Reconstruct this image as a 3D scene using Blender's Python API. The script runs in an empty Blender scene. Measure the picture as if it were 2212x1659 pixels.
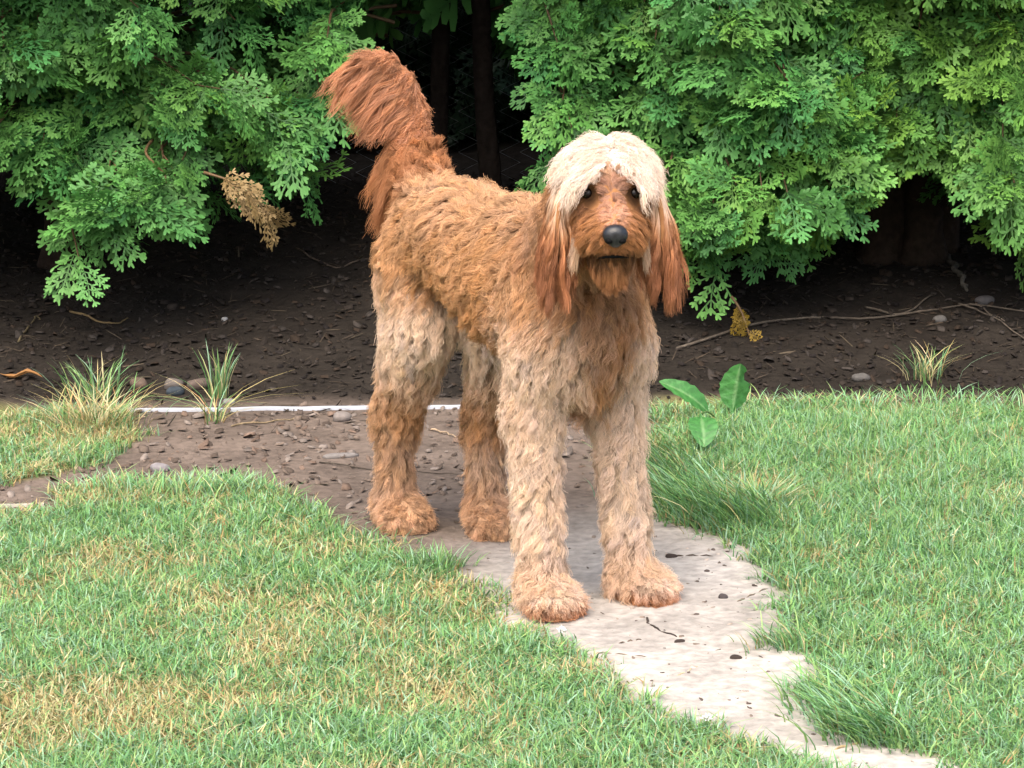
import bpy, math, random
import numpy as np
from mathutils import kdtree, Vector, Matrix

# ------------------------------------------------------------------ camera, sky, sun, exposure
sc = bpy.context.scene
CAM_H, PITCH, FPX = 1.5, math.radians(11.4), 6600.0        # focal length in pixels of a 2212 px wide frame
cam_d = bpy.data.cameras.new('camera')
cam = bpy.data.objects.new('camera', cam_d)
sc.collection.objects.link(cam)
cam_d.sensor_width = 36.0
cam_d.lens = 36.0 * FPX / 2212.0
cam_d.clip_start, cam_d.clip_end = 0.1, 600.0
cam.location = (0, 0, CAM_H)
cam.rotation_euler = (math.pi / 2 - PITCH, 0, 0)
sc.camera = cam

SUN_EL, SUN_AZ = math.radians(60), math.radians(200)        # azimuth clockwise from +Y: high, behind the camera, a little left
world = bpy.data.worlds.new('World')
sc.world = world
world.use_nodes = True
wn = world.node_tree.nodes
wl = world.node_tree.links
bg = wn['Background']
sky = wn.new('ShaderNodeTexSky')
sky.sky_type = 'NISHITA'
sky.sun_disc = False
sky.sun_elevation = SUN_EL
sky.sun_rotation = SUN_AZ
sky.air_density = 1.0
sky.dust_density = 6.0
sky.ozone_density = 0.6
wl.new(sky.outputs[0], bg.inputs[0])
bg.inputs[1].default_value = 0.13
sun_d = bpy.data.lights.new('sun', 'SUN')
sun_d.energy = 1.15
sun_d.angle = math.radians(75)
sun_d.color = (1.0, 0.93, 0.83)
sun = bpy.data.objects.new('sun', sun_d)
sc.collection.objects.link(sun)
sdir = Vector((math.sin(SUN_AZ) * math.cos(SUN_EL), math.cos(SUN_AZ) * math.cos(SUN_EL), math.sin(SUN_EL)))
sun.rotation_euler = sdir.to_track_quat('Z', 'Y').to_euler()
sun.location = (-2, -3, 6)
sc.view_settings.view_transform = 'Standard'
sc.view_settings.look = 'None'
sc.view_settings.gamma = 1.0
sc.view_settings.exposure = 1.55
sc.cycles.max_bounces = 5
sc.cycles.diffuse_bounces = 3
sc.cycles.glossy_bounces = 2
sc.cycles.transmission_bounces = 3
sc.cycles.transparent_max_bounces = 4
sc.cycles.use_denoising = True
sc.cycles.use_adaptive_sampling = True
sc.cycles.adaptive_threshold = 0.02

# ------------------------------------------------------------------ helpers
RNG = np.random.default_rng(11)
random.seed(5)
COL = sc.collection


def nrm(v):
    v = np.asarray(v, float)
    return v / np.maximum(np.linalg.norm(v, axis=-1, keepdims=True), 1e-9)


def hash2(ix, iy, seed):
    h = (ix.astype(np.int64) * 374761393 + iy.astype(np.int64) * 668265263 + seed * 974634777) & 0xFFFFFFFF
    h = ((h ^ (h >> 13)) * 1274126177) & 0xFFFFFFFF
    return ((h ^ (h >> 16)) & 0xFFFF) / 65535.0


def vnoise(x, y, s, seed=0):
    x = np.asarray(x, float) / s
    y = np.asarray(y, float) / s
    ix, iy = np.floor(x), np.floor(y)
    fx, fy = x - ix, y - iy
    fx, fy = fx * fx * (3 - 2 * fx), fy * fy * (3 - 2 * fy)
    a, b = hash2(ix, iy, seed), hash2(ix + 1, iy, seed)
    c, d = hash2(ix, iy + 1, seed), hash2(ix + 1, iy + 1, seed)
    return a + (b - a) * fx + (c - a) * fy + (a - b - c + d) * fx * fy


def fbm(x, y, s, seed=0, o=3):
    r, w, t = 0, 1, 0
    for k in range(o):
        r = r + w * vnoise(x, y, s / 2 ** k, seed + k * 17)
        t += w
        w *= 0.5
    return r / t


def sstep(a, b, x):
    t = np.clip((x - a) / (b - a), 0, 1)
    return t * t * (3 - 2 * t)


def link(o, parent=None, label=None, cat=None, group=None, kind=None):
    COL.objects.link(o)
    if parent is not None:
        o.parent = parent
    for k, v in (('label', label), ('category', cat), ('group', group), ('kind', kind)):
        if v:
            o[k] = v
    return o


def empty(name, loc, rz=0, **kw):
    o = bpy.data.objects.new(name, None)
    o.empty_display_size = 0.05
    o.location = loc
    o.rotation_euler = (0, 0, rz)
    return link(o, **kw)


def mesh_data(name, V, quads=None, tris=None, col=None, mat=None, smooth=False):
    V = np.asarray(V, np.float32)
    parts, starts, pos = [], [], 0
    if quads is not None and len(quads):
        q = np.asarray(quads, np.int32)
        parts.append(q.ravel())
        starts.append(np.arange(len(q)) * 4)
        pos = q.size
    if tris is not None and len(tris):
        t = np.asarray(tris, np.int32)
        parts.append(t.ravel())
        starts.append(pos + np.arange(len(t)) * 3)
    loops = np.concatenate(parts).astype(np.int32)
    starts = np.concatenate(starts).astype(np.int32)
    me = bpy.data.meshes.new(name)
    me.vertices.add(len(V))
    me.vertices.foreach_set('co', V.ravel())
    me.loops.add(len(loops))
    me.loops.foreach_set('vertex_index', loops)
    me.polygons.add(len(starts))
    me.polygons.foreach_set('loop_start', starts)
    if smooth:
        me.polygons.foreach_set('use_smooth', np.ones(len(starts), bool))
    me.update(calc_edges=True)
    if col is not None:
        c = np.ones((len(V), 4), np.float32)
        c[:, :3] = col
        a = me.attributes.new('Col', 'FLOAT_COLOR', 'POINT')
        a.data.foreach_set('color', c.ravel())
    if mat is not None:
        me.materials.append(mat)
    return me


def mesh_obj(name, V, quads=None, tris=None, col=None, mat=None, smooth=False, parent=None, loc=None, **kw):
    V = np.asarray(V, float)
    if loc is not None:
        V = V - np.asarray(loc, float)
    o = bpy.data.objects.new(name, mesh_data(name, V, quads, tris, col, mat, smooth))
    if loc is not None:
        o.location = loc
    return link(o, parent, **kw)


class Geo:
    """collects vertices, quads, tris and colours of ONE object"""

    def __init__(self):
        self.V, self.Q, self.T, self.C, self.n = [], [], [], [], 0

    def add(self, V, quads=None, tris=None, col=(1, 1, 1)):
        V = np.asarray(V, float)
        self.V.append(V)
        if quads is not None and len(quads):
            self.Q.append(np.asarray(quads) + self.n)
        if tris is not None and len(tris):
            self.T.append(np.asarray(tris) + self.n)
        c = np.broadcast_to(np.asarray(col, float), (len(V), 3))
        self.C.append(c)
        self.n += len(V)

    def obj(self, name, mat, parent=None, smooth=False, loc=None, **kw):
        return mesh_obj(name, np.concatenate(self.V), np.concatenate(self.Q) if self.Q else None,
                        np.concatenate(self.T) if self.T else None, np.concatenate(self.C), mat, smooth, parent, loc, **kw)


def tube(P, R, n=8, cap=True):
    P = np.asarray(P, float)
    R = np.broadcast_to(np.asarray(R, float), (len(P),))
    T = nrm(np.gradient(P, axis=0))
    ref = np.array([0.31, 0.17, 0.93])
    if abs(T[0] @ ref) > 0.9:
        ref = np.array([1.0, 0.1, 0])
    V = []
    for p, t, r in zip(P, T, R):
        a = nrm(np.cross(t, ref))
        b = np.cross(t, a)
        ang = np.arange(n) * 2 * math.pi / n
        V.append(p + r * (np.cos(ang)[:, None] * a + np.sin(ang)[:, None] * b))
    V = np.concatenate(V)
    Q = [[i * n + j, i * n + (j + 1) % n, (i + 1) * n + (j + 1) % n, (i + 1) * n + j]
         for i in range(len(P) - 1) for j in range(n)]
    Tt = []
    if cap:
        m = len(V)
        V = np.concatenate([V, P[:1], P[-1:]])
        e = (len(P) - 1) * n
        Tt = [[m, (j + 1) % n, j] for j in range(n)] + [[m + 1, e + j, e + (j + 1) % n] for j in range(n)]
    return V, np.array(Q), np.array(Tt) if Tt else None


def spline(P, n):
    """Catmull-Rom through the points"""
    P = np.asarray(P, float)
    Q = np.concatenate([2 * P[:1] - P[1:2], P, 2 * P[-1:] - P[-2:-1]])
    out = []
    for u in np.linspace(0, len(P) - 1 - 1e-6, n):
        i = int(u)
        t = u - i
        a, b, c, d = Q[i:i + 4]
        out.append(0.5 * (2 * b + (c - a) * t + (2 * a - 5 * b + 4 * c - d) * t * t + (3 * b - a - 3 * c + d) * t ** 3))
    return np.array(out)


def ray(px, py):
    f = np.array([0, math.cos(PITCH), -math.sin(PITCH)])
    u = np.array([0, math.sin(PITCH), math.cos(PITCH)])
    return f + np.array([1.0, 0, 0]) * (px - 1106) / FPX - u * (py - 829.5) / FPX


def at(px, py, Y):
    """survey: the point at depth Y seen in that direction"""
    r = ray(px, py)
    return np.array([0, 0, CAM_H]) + r * Y / r[1]


def on_ground(px, py):
    """survey: where that sight line meets the terrain"""
    r = ray(px, py)
    p = None
    z = 0.0
    for _ in range(12):
        t = (z - CAM_H) / r[2]
        p = np.array([0, 0, CAM_H]) + r * t
        z = float(ground_h(p[0], p[1]))
    p[2] = z
    return p


# ------------------------------------------------------------------ materials
def mat_new(name):
    m = bpy.data.materials.new(name)
    m.use_nodes = True
    nt = m.node_tree
    b = nt.nodes['Principled BSDF']
    return m, nt, b


def attr_mat(name, rough=0.6, spec=0.3, noise=0.0, nscale=60.0, bump=0.0, transl=0.0, bscale=None, tint=(1, 1, 1)):
    m, nt, b = mat_new(name)
    N, L = nt.nodes, nt.links
    a = N.new('ShaderNodeAttribute')
    a.attribute_name = 'Col'
    out = a.outputs['Color']
    if noise or bump:
        tc = N.new('ShaderNodeTexCoord')
        nz = N.new('ShaderNodeTexNoise')
        nz.inputs['Scale'].default_value = nscale
        nz.inputs['Detail'].default_value = 6
        L.new(tc.outputs['Object'], nz.inputs['Vector'])
    if noise:
        mr = N.new('ShaderNodeMapRange')
        mr.inputs[1].default_value = 0.25
        mr.inputs[2].default_value = 0.75
        mr.inputs[3].default_value = 1 - noise
        mr.inputs[4].default_value = 1 + noise
        L.new(nz.outputs['Fac'], mr.inputs[0])
        mx = N.new('ShaderNodeVectorMath')
        mx.operation = 'SCALE'
        L.new(out, mx.inputs[0])
        L.new(mr.outputs[0], mx.inputs['Scale'])
        out = mx.outputs[0]
    L.new(out, b.inputs['Base Color'])
    b.inputs['Roughness'].default_value = rough
    b.inputs['Specular IOR Level'].default_value = spec
    if bump:
        bp = N.new('ShaderNodeBump')
        bp.inputs['Strength'].default_value = 1.0
        bp.inputs['Distance'].default_value = bump
        L.new(nz.outputs['Fac'], bp.inputs['Height'])
        L.new(bp.outputs[0], b.inputs['Normal'])
    if transl:
        tr = N.new('ShaderNodeBsdfTranslucent')
        L.new(out, tr.inputs['Color'])
        ms = N.new('ShaderNodeMixShader')
        ms.inputs[0].default_value = transl
        L.new(b.outputs[0], ms.inputs[1])
        L.new(tr.outputs[0], ms.inputs[2])
        L.new(ms.outputs[0], N['Material Output'].inputs[0])
    return m


def plain_mat(name, col, rough=0.5, spec=0.4, noise=0.15, nscale=40.0, bump=0.0):
    m, nt, b = mat_new(name)
    N, L = nt.nodes, nt.links
    tc = N.new('ShaderNodeTexCoord')
    nz = N.new('ShaderNodeTexNoise')
    nz.inputs['Scale'].default_value = nscale
    nz.inputs['Detail'].default_value = 5
    L.new(tc.outputs['Object'], nz.inputs['Vector'])
    cr = N.new('ShaderNodeValToRGB')
    cr.color_ramp.elements[0].position = 0.3
    cr.color_ramp.elements[1].position = 0.7
    cr.color_ramp.elements[0].color = tuple(c * (1 - noise) for c in col) + (1,)
    cr.color_ramp.elements[1].color = tuple(min(1, c * (1 + noise)) for c in col) + (1,)
    L.new(nz.outputs['Fac'], cr.inputs[0])
    L.new(cr.outputs[0], b.inputs['Base Color'])
    b.inputs['Roughness'].default_value = rough
    b.inputs['Specular IOR Level'].default_value = spec
    if bump:
        bp = N.new('ShaderNodeBump')
        bp.inputs['Distance'].default_value = bump
        L.new(nz.outputs['Fac'], bp.inputs['Height'])
        L.new(bp.outputs[0], b.inputs['Normal'])
    return m


M_soil = attr_mat('soil', rough=0.95, spec=0.1, noise=0.28, nscale=45, bump=0.006)
M_chip = attr_mat('bark_chip', rough=0.9, spec=0.15, noise=0.25, nscale=120)
M_grass = attr_mat('grass_blade', rough=0.5, spec=0.35, transl=0.28)
M_leaf = attr_mat('thuja_foliage', rough=0.55, spec=0.3, transl=0.22)
M_bark = attr_mat('bark', rough=0.95, spec=0.1, noise=0.4, nscale=45, bump=0.01)
M_stone = attr_mat('stone', rough=0.85, spec=0.2, noise=0.25, nscale=70, bump=0.003)
M_skin = attr_mat('undercoat', rough=0.9, spec=0.1, noise=0.2, nscale=90)
M_hair = attr_mat('hair', rough=0.55, spec=0.22, transl=0.18)
M_wire = plain_mat('galvanised_wire', (0.20, 0.21, 0.22), rough=0.5, spec=0.5)
M_edge = plain_mat('white_plastic', (0.33, 0.35, 0.39), rough=0.5, spec=0.4, noise=0.12, nscale=25)
M_nose = plain_mat('nose_leather', (0.009, 0.010, 0.012), rough=0.36, spec=0.5, noise=0.3, nscale=400, bump=0.0006)
M_dark = plain_mat('nostril', (0.002, 0.002, 0.002), rough=0.7, spec=0.1)
M_eye = plain_mat('eye', (0.006, 0.004, 0.003), rough=0.22, spec=0.22)
M_strip = plain_mat('weathered_plastic', (0.27, 0.25, 0.21), rough=0.7, spec=0.2, noise=0.2)
M_dock = attr_mat('dock_leaf', rough=0.45, spec=0.4, noise=0.18, nscale=70, bump=0.004, transl=0.25)
M_petal = plain_mat('white_petal', (0.75, 0.75, 0.70), rough=0.7)

# ------------------------------------------------------------------ terrain
EDGE_Y0, EDGE_Y1 = 7.13, 7.24                      # bed edging runs across at y ~ 7.1 to 7.25


def edge_y(x):
    return 7.185 + 0.05 * np.asarray(x)


# lawn outlines on the ground plane, surveyed in picture directions at z = 0
def flat(px, py):
    r = ray(px, py)
    t = -CAM_H / r[2]
    return (r[0] * t, r[1] * t)


LAWN_L = [flat(*p) for p in [(-600, 1110), (0, 1112), (95, 1100), (110, 1062), (250, 1042), (420, 1052), (590, 1046), (640, 1092),
                             (720, 1112), (800, 1155), (880, 1200), (980, 1222), (1010, 1256), (1075, 1275), (1105, 1345),
                             (1200, 1362), (1290, 1425), (1380, 1492), (1425, 1535), (1560, 1575), (1700, 1625), (1830, 1675),
                             (2000, 1800), (2100, 2400), (-1400, 2400)]]
LAWN_R = [flat(*p) for p in [(1398, 856), (1404, 1000), (1396, 1112), (1480, 1152), (1592, 1182), (1642, 1252), (1682, 1302),
                             (1690, 1360), (1668, 1402), (1742, 1432), (1722, 1502), (1762, 1562), (1850, 1602), (1950, 1632),
                             (2060, 1662), (2200, 1800), (2350, 2400), (4200, 2400), (3400, 868), (2212, 870)]]
LAWN_B = [flat(*p) for p in [(-900, 872), (0, 874), (285, 892), (320, 950), (215, 1005), (110, 1035), (0, 1055), (-900, 1060)]]


def inside(poly, x, y):
    x, y = np.asarray(x, float), np.asarray(y, float)
    r = np.zeros(x.shape, bool)
    n = len(poly)
    for i in range(n):
        x0, y0 = poly[i]
        x1, y1 = poly[(i + 1) % n]
        c = ((y0 > y) != (y1 > y)) & (x < (x1 - x0) * (y - y0) / (y1 - y0 + 1e-12) + x0)
        r ^= c
    return r


def poly_dist(poly, x, y):
    x, y = np.asarray(x, float), np.asarray(y, float)
    d = np.full(x.shape, 1e9)
    n = len(poly)
    for i in range(n):
        a, b = np.array(poly[i]), np.array(poly[(i + 1) % n])
        ab = b - a
        t = np.clip(((x - a[0]) * ab[0] + (y - a[1]) * ab[1]) / (ab @ ab), 0, 1)
        d = np.minimum(d, np.hypot(x - a[0] - t * ab[0], y - a[1] - t * ab[1]))
    return np.where(inside(poly, x, y), d, -d)


def lawn_d(x, y):
    return np.maximum(np.maximum(poly_dist(LAWN_L, x, y), poly_dist(LAWN_R, x, y)), poly_dist(LAWN_B, x, y))


def ground_h(x, y):
    x, y = np.asarray(x, float), np.asarray(y, float)
    e = edge_y(x)
    bank = 0.135 * np.clip(y - e, 0, 2.3)
    bed = sstep(0.0, 0.25, y - e)
    h = bank + bed * (fbm(x, y, 0.5, 3) - 0.5) * 0.07 + bed * (fbm(x, y, 0.09, 9) - 0.5) * 0.02
    near = 1 - sstep(0.0, 0.15, y - e)
    h = h + near * (fbm(x, y, 0.7, 5) - 0.5) * 0.02 + (fbm(x, y, 0.06, 8) - 0.5) * 0.006
    return h


def axis(lo, hi, step, far):
    c = list(np.arange(lo, hi + 1e-6, step))
    s = step
    while c[-1] < far:
        s *= 1.35
        c.append(c[-1] + s)
    s = step
    pre = []
    v = lo
    while v > -far:
        s *= 1.35
        v -= s
        pre.append(v)
    return np.array(pre[::-1] + c)


def soil_colour(x, y):
    """pale dry compacted earth along the worn path, brown humus in the bed"""
    e = edge_y(x)
    # along-path coordinate: from the bed towards the lower right
    s = (x + 0.25) * 0.75 - (y - 6.05) * 0.8
    pale = sstep(0.08, 0.85, s + (fbm(x, y, 0.25, 21) - 0.5) * 0.35)
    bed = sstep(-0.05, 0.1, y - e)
    lawn = sstep(0.0, 0.05, lawn_d(x, y))
    n = fbm(x, y, 0.12, 31)[:, None]
    n2 = fbm(x, y, 0.035, 37)[:, None]
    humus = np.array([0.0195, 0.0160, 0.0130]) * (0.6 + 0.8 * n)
    dirt = np.array([0.125, 0.098, 0.081]) * (0.65 + 0.7 * n)
    dry = np.array([0.355, 0.328, 0.296]) * (0.50 + 0.55 * n + 0.42 * n2)
    thatch = np.array([0.12, 0.115, 0.05]) * (0.7 + 0.6 * n)
    c = dirt * (1 - pale[:, None]) + dry * pale[:, None]
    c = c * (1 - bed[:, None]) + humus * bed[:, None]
    c = c * (1 - lawn[:, None]) + thatch * lawn[:, None]
    return c


gx = axis(-1.75, 1.75, 0.025, 90)
gy = axis(4.2, 9.6, 0.025, 90)
GX, GY = np.meshgrid(gx, gy)
gz = ground_h(GX, GY)
V = np.stack([GX, GY, gz], -1).reshape(-1, 3)
nx, ny = len(gx), len(gy)
idx = np.arange(nx * ny).reshape(ny, nx)
Q = np.stack([idx[:-1, :-1], idx[:-1, 1:], idx[1:, 1:], idx[1:, :-1]], -1).reshape(-1, 4)
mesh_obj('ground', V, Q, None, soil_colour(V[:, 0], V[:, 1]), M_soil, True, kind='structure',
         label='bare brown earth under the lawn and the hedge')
# the worn path: its own sheet a little above, only where people and dog have worn the lawn away
qc = V[Q].mean(1)
e = edge_y(qc[:, 0])
pm = (lawn_d(qc[:, 0], qc[:, 1]) < 0.03) & (qc[:, 1] < e - 0.02) & (np.abs(qc[:, 0]) < 1.7) & (qc[:, 1] > 4.2) & (qc[:, 0] > -1.0)
s_ = (qc[:, 0] + 0.25) * 0.75 - (qc[:, 1] - 6.05) * 0.8
pm &= s_ > -0.12
used, inv = np.unique(Q[pm], return_inverse=True)
PV = V[used] + [0, 0, 0.004]
PV[np.bincount(inv.ravel(), minlength=len(used)) < 4, 2] -= 0.007       # the sheet dips into the soil at its border
mesh_obj('dirt_path', PV, inv.reshape(-1, 4), None, soil_colour(PV[:, 0], PV[:, 1]), M_soil, True, kind='structure',
         label='pale worn dirt path crossing the lawn')


# ------------------------------------------------------------------ loose bark, crumbs (nobody could count them)
def scatter_chips(name, n, xr, yr, smin, smax, keep, cols, label, aspect=(0.25, 0.8)):
    x = RNG.uniform(*xr, n * 3)
    y = RNG.uniform(*yr, n * 3)
    k = keep(x, y)
    x, y = x[k][:n], y[k][:n]
    n = len(x)
    s = smin + (smax - smin) * RNG.random(n) ** 2.5
    asp = RNG.uniform(*aspect, n)
    th = RNG.uniform(0, 2 * math.pi, n)
    thick = s * asp * RNG.uniform(0.2, 0.45, n)
    base = np.array([[-1, -.6, 0], [.2, -1, 0], [1, -.2, 0], [.7, .8, 0], [-.6, 1, 0]])
    j = 1 + 0.35 * (RNG.random((n, 5, 2)) - 0.5)
    P = np.zeros((n, 10, 3))
    lx = base[None, :, 0] * j[..., 0] * s[:, None] * 0.5
    ly = base[None, :, 1] * j[..., 1] * (s * asp)[:, None] * 0.5
    P[:, :5, 0], P[:, :5, 1] = lx, ly
    P[:, 5:, 0], P[:, 5:, 1] = lx * 0.85, ly * 0.85
    P[:, 5:, 2] = thick[:, None] * (0.6 + 0.8 * RNG.random((n, 5)))
    tilt = RNG.normal(0, 0.28, n)
    roll = RNG.normal(0, 0.28, n)
    P[..., 2] += P[..., 0] * np.tan(tilt)[:, None] + P[..., 1] * np.tan(roll)[:, None]
    c, s2 = np.cos(th)[:, None], np.sin(th)[:, None]
    X = P[..., 0] * c - P[..., 1] * s2
    Y = P[..., 0] * s2 + P[..., 1] * c
    P[..., 0], P[..., 1] = X + x[:, None], Y + y[:, None]
    P[..., 2] += (ground_h(x, y) + 0.003)[:, None]
    o = (np.arange(n) * 10)[:, None]
    q = np.concatenate([o + np.array([[i, (i + 1) % 5, 5 + (i + 1) % 5, 5 + i]]) for i in range(5)])
    t = np.concatenate([o + np.array([[5, 6, 7]]), o + np.array([[5, 7, 8]]), o + np.array([[5, 8, 9]])])
    cc = np.array(cols)[RNG.integers(0, len(cols), n)] * RNG.uniform(0.6, 1.2, (n, 1))
    cc = np.repeat(cc, 10, 0)
    return mesh_obj(name, P.reshape(-1, 3), q, t, cc, M_chip, False, kind='stuff', label=label)


brown = [(0.023, 0.018, 0.0145), (0.028, 0.022, 0.018), (0.018, 0.0145, 0.012), (0.038, 0.032, 0.028), (0.030, 0.021, 0.015), (0.015, 0.012, 0.011)]
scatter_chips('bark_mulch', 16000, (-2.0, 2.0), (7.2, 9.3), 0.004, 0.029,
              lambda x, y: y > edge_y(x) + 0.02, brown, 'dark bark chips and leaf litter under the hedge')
warm = [(0.145, 0.112, 0.09), (0.13, 0.10, 0.082), (0.18, 0.15, 0.13), (0.105, 0.08, 0.064), (0.15, 0.105, 0.08)]
scatter_chips('bark_crumbs', 1500, (-1.5, 0.35), (5.7, 7.2), 0.003, 0.030,
              lambda x, y: (lawn_d(x, y) < 0.0) & (y < edge_y(x) - 0.01) & ((x + 0.25) * 0.75 - (y - 6.05) * 0.8 < 0.25 * RNG.random(len(x))),
              warm, 'bark chips and crumbs scattered on brown bare earth')
scatter_chips('leaf_litter', 3600, (-2.0, 2.0), (6.9, 9.2), 0.012, 0.075, lambda x, y: (y > edge_y(x) - 0.28) & (lawn_d(x, y) < -0.01),
              [(0.050, 0.038, 0.027), (0.036, 0.028, 0.021), (0.075, 0.060, 0.042), (0.025, 0.020, 0.016)], 'thin dry twigs and needles littering the bed', (0.03, 0.09))
scatter_chips('path_grit', 480, (-0.1, 1.0), (4.4, 6.0), 0.003, 0.014,
              lambda x, y: (lawn_d(x, y) < -0.01), [(0.2, 0.16, 0.13), (0.38, 0.32, 0.27), (0.09, 0.07, 0.06)],
              'small grit and crumbs on the pale path')


# ------------------------------------------------------------------ grass
GREENS = np.array([[0.145, 0.325, 0.095], [0.128, 0.310, 0.130], [0.220, 0.385, 0.250], [0.205, 0.340, 0.110], [0.085, 0.215, 0.072]])
STRAWS = np.array([[0.46, 0.35, 0.17], [0.36, 0.30, 0.14], [0.55, 0.45, 0.27], [0.36, 0.22, 0.095]])


def blades(x, y, h, w, lean, dry, az=None, curl=1.0, seg=2, z=None, up=None):
    """arrays of blade parameters -> vertices, quads, tris, colours"""
    n = len(x)
    if z is None:
        z = ground_h(x, y) - 0.004
    if az is None:
        az = RNG.uniform(0, 2 * math.pi, n)
    d = np.stack([np.cos(az), np.sin(az), np.zeros(n)], -1)
    face = az + math.pi / 2 + RNG.normal(0, 0.5, n)
    wv = np.stack([np.cos(face), np.sin(face), np.zeros(n)], -1)
    base = np.stack([x, y, z], -1)
    ts = np.linspace(0, 1, seg + 1)
    rows = []
    for t in ts:
        out = lean * t ** (1 + curl)
        zz = h * (t - 0.45 * np.clip(lean / np.maximum(h, 1e-4), 0, 1.6) * t ** 2.2 * 0.55)
        c = base + d * out[:, None] + np.stack([np.zeros(n), np.zeros(n), zz], -1)
        rows.append(c)
    V = []
    for k, t in enumerate(ts[:-1]):
        ww = w * (1 - 0.55 * t ** 1.5) * 0.5
        V += [rows[k] - wv * ww[:, None], rows[k] + wv * ww[:, None]]
    V.append(rows[-1])
    m = len(V)
    V = np.stack(V, 1)
    o = (np.arange(n) * m)[:, None]
    q = np.concatenate([o + np.array([[2 * k, 2 * k + 1, 2 * k + 3, 2 * k + 2]]) for k in range(seg - 1)]) if seg > 1 else None
    t = o + np.array([[2 * seg - 2, 2 * seg - 1, 2 * seg]])
    g = GREENS[RNG.integers(0, len(GREENS), n)]
    s = STRAWS[RNG.integers(0, len(STRAWS), n)]
    col = g * (1 - dry[:, None]) + s * dry[:, None]
    col = col * RNG.uniform(0.8, 1.42, (n, 1))
    C = np.repeat(col[:, None, :], m, 1)
    tt = np.repeat(ts[:-1], 2).tolist() + [1.0]
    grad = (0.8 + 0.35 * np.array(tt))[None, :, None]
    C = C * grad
    return V.reshape(-1, 3), q, t, C.reshape(-1, 3)


DRY_SPOTS = [(80, 1530, .16, 1.0), (170, 1545, .12, .9), (370, 1515, .13, .7), (960, 1280, .10, .9), (470, 1300, .08, .5), (830, 1365, .07, .5),
             (630, 1150, .06, .6), (1390, 1488, .05, .8), (1130, 1350, .07, .6), (30, 1290, .1, .4), (200, 940, .16, .8), (100, 980, .12, .5),
             (1880, 1030, .09, .35), (1640, 1065, .06, .6), (2190, 960, .08, .3), (1000, 1480, .12, .3), (1090, 1560, .1, .3), (540, 1400, .1, .35),
             (300, 1210, .12, .35), (700, 1300, .12, .3), (1760, 1215, .05, .5), (2150, 1090, .12, .3)]


def dryness(x, y):
    d = 0.07 + 0.62 * sstep(0.42, 0.72, fbm(x, y, 0.20, 51)) * sstep(0.5, 0.2, x) + 0.15 * sstep(0.45, 0.8, fbm(x, y, 0.13, 57))
    for px, py, r, a in DRY_SPOTS:
        cx, cy = flat(px, py)
        q = ((x - cx) / r) ** 2 + ((y - cy) / (r * 1.2)) ** 2
        d = d + a * np.exp(-q * 1.6)
    return np.clip(d, 0, 1)


def lawn(name, n, xr, yr, label, wmul=1.0, keep=None, hmul=1.0):
    x = RNG.uniform(*xr, n)
    y = RNG.uniform(*yr, n)
    ld = lawn_d(x, y)
    k = (ld + (fbm(x, y, 0.05, 71) - 0.5) * 0.17 > 0) & (y < edge_y(x) - 0.22 * vnoise(x, y * 0.2, 0.11, 91) ** 1.5 + 0.02 - 0.10 * RNG.random(len(x)) ** 2)
    k &= RNG.random(n) < sstep(-0.09, 0.09, ld) * 0.97 + 0.03
    if keep is not None:
        k &= keep(x, y)
    x, y, ld = x[k], y[k], ld[k]
    n = len(x)
    dr = dryness(x, y)
    dry = (RNG.random(n) < dr * 0.72) * RNG.uniform(0.55, 1.0, n) + 0.12 * RNG.random(n)
    dry = np.clip(dry, 0, 1)
    tall = fbm(x, y, 0.16, 61)
    right = sstep(0.25, 0.5, x) * sstep(5.6, 6.2, y) * sstep(7.1, 6.7, y)
    h = (0.014 + 0.022 * tall + 0.022 * RNG.random(n) ** 1.5) * (1 + 0.4 * right) * hmul
    h *= 1 - 0.25 * dr
    w = RNG.uniform(0.0022, 0.0046, n) * wmul
    lean = h * np.abs(RNG.normal(0.85, 0.6, n))
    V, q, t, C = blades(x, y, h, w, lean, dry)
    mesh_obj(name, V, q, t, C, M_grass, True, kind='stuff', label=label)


lawn('lawn_grass', 300000, (-1.35, 1.45), (4.3, 7.35), 'short mown green lawn grass with straw coloured patches')
lawn('outer_lawn_grass', 60000, (-4.5, 4.5), (2.2, 7.6), 'lawn grass further out to both sides', wmul=2.6,
     keep=lambda x, y: ~((x > -1.35) & (x < 1.45) & (y > 4.3)), hmul=1.1)


def fringe(name, pts, n, hr, wr, spread, dry, label, az=None, azs=0.8, kind='stuff', cat=None, group=None, lean=(0.5, 1.1), one=False):
    xs, ys, azl = [], [], []
    for i in range(n):
        p = pts[RNG.integers(0, len(pts))]
        if len(pts) > 1 and not one:
            q = pts[min(len(pts) - 1, [k for k in range(len(pts)) if pts[k] == p][0] + 1)]
            u = RNG.random()
            p = (p[0] + (q[0] - p[0]) * u, p[1] + (q[1] - p[1]) * u)
        xs.append(p[0] + RNG.normal(0, spread))
        ys.append(p[1] + RNG.normal(0, spread))
    x, y = np.array(xs), np.array(ys)
    if az is None:
        a = np.arctan2(y - y.mean(), x - x.mean()) + RNG.normal(0, azs, n)
    else:
        a = az + RNG.normal(0, azs, n)
    h = RNG.uniform(*hr, n)
    w = RNG.uniform(*wr, n)
    dr = np.clip((RNG.random(n) < dry) * RNG.uniform(0.6, 1, n) + 0.1 * RNG.random(n), 0, 1)
    V, q, t, C = blades(x, y, h, w, h * RNG.uniform(*lean, n), dr, az=a, seg=4, curl=0.9)
    loc = None if kind == 'stuff' else (x.mean(), y.mean(), float(ground_h(x.mean(), y.mean())))
    return mesh_obj(name, V, q, t, C, M_grass, True, kind=kind if kind == 'stuff' else None, label=label, cat=cat, group=group, loc=loc)


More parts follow.
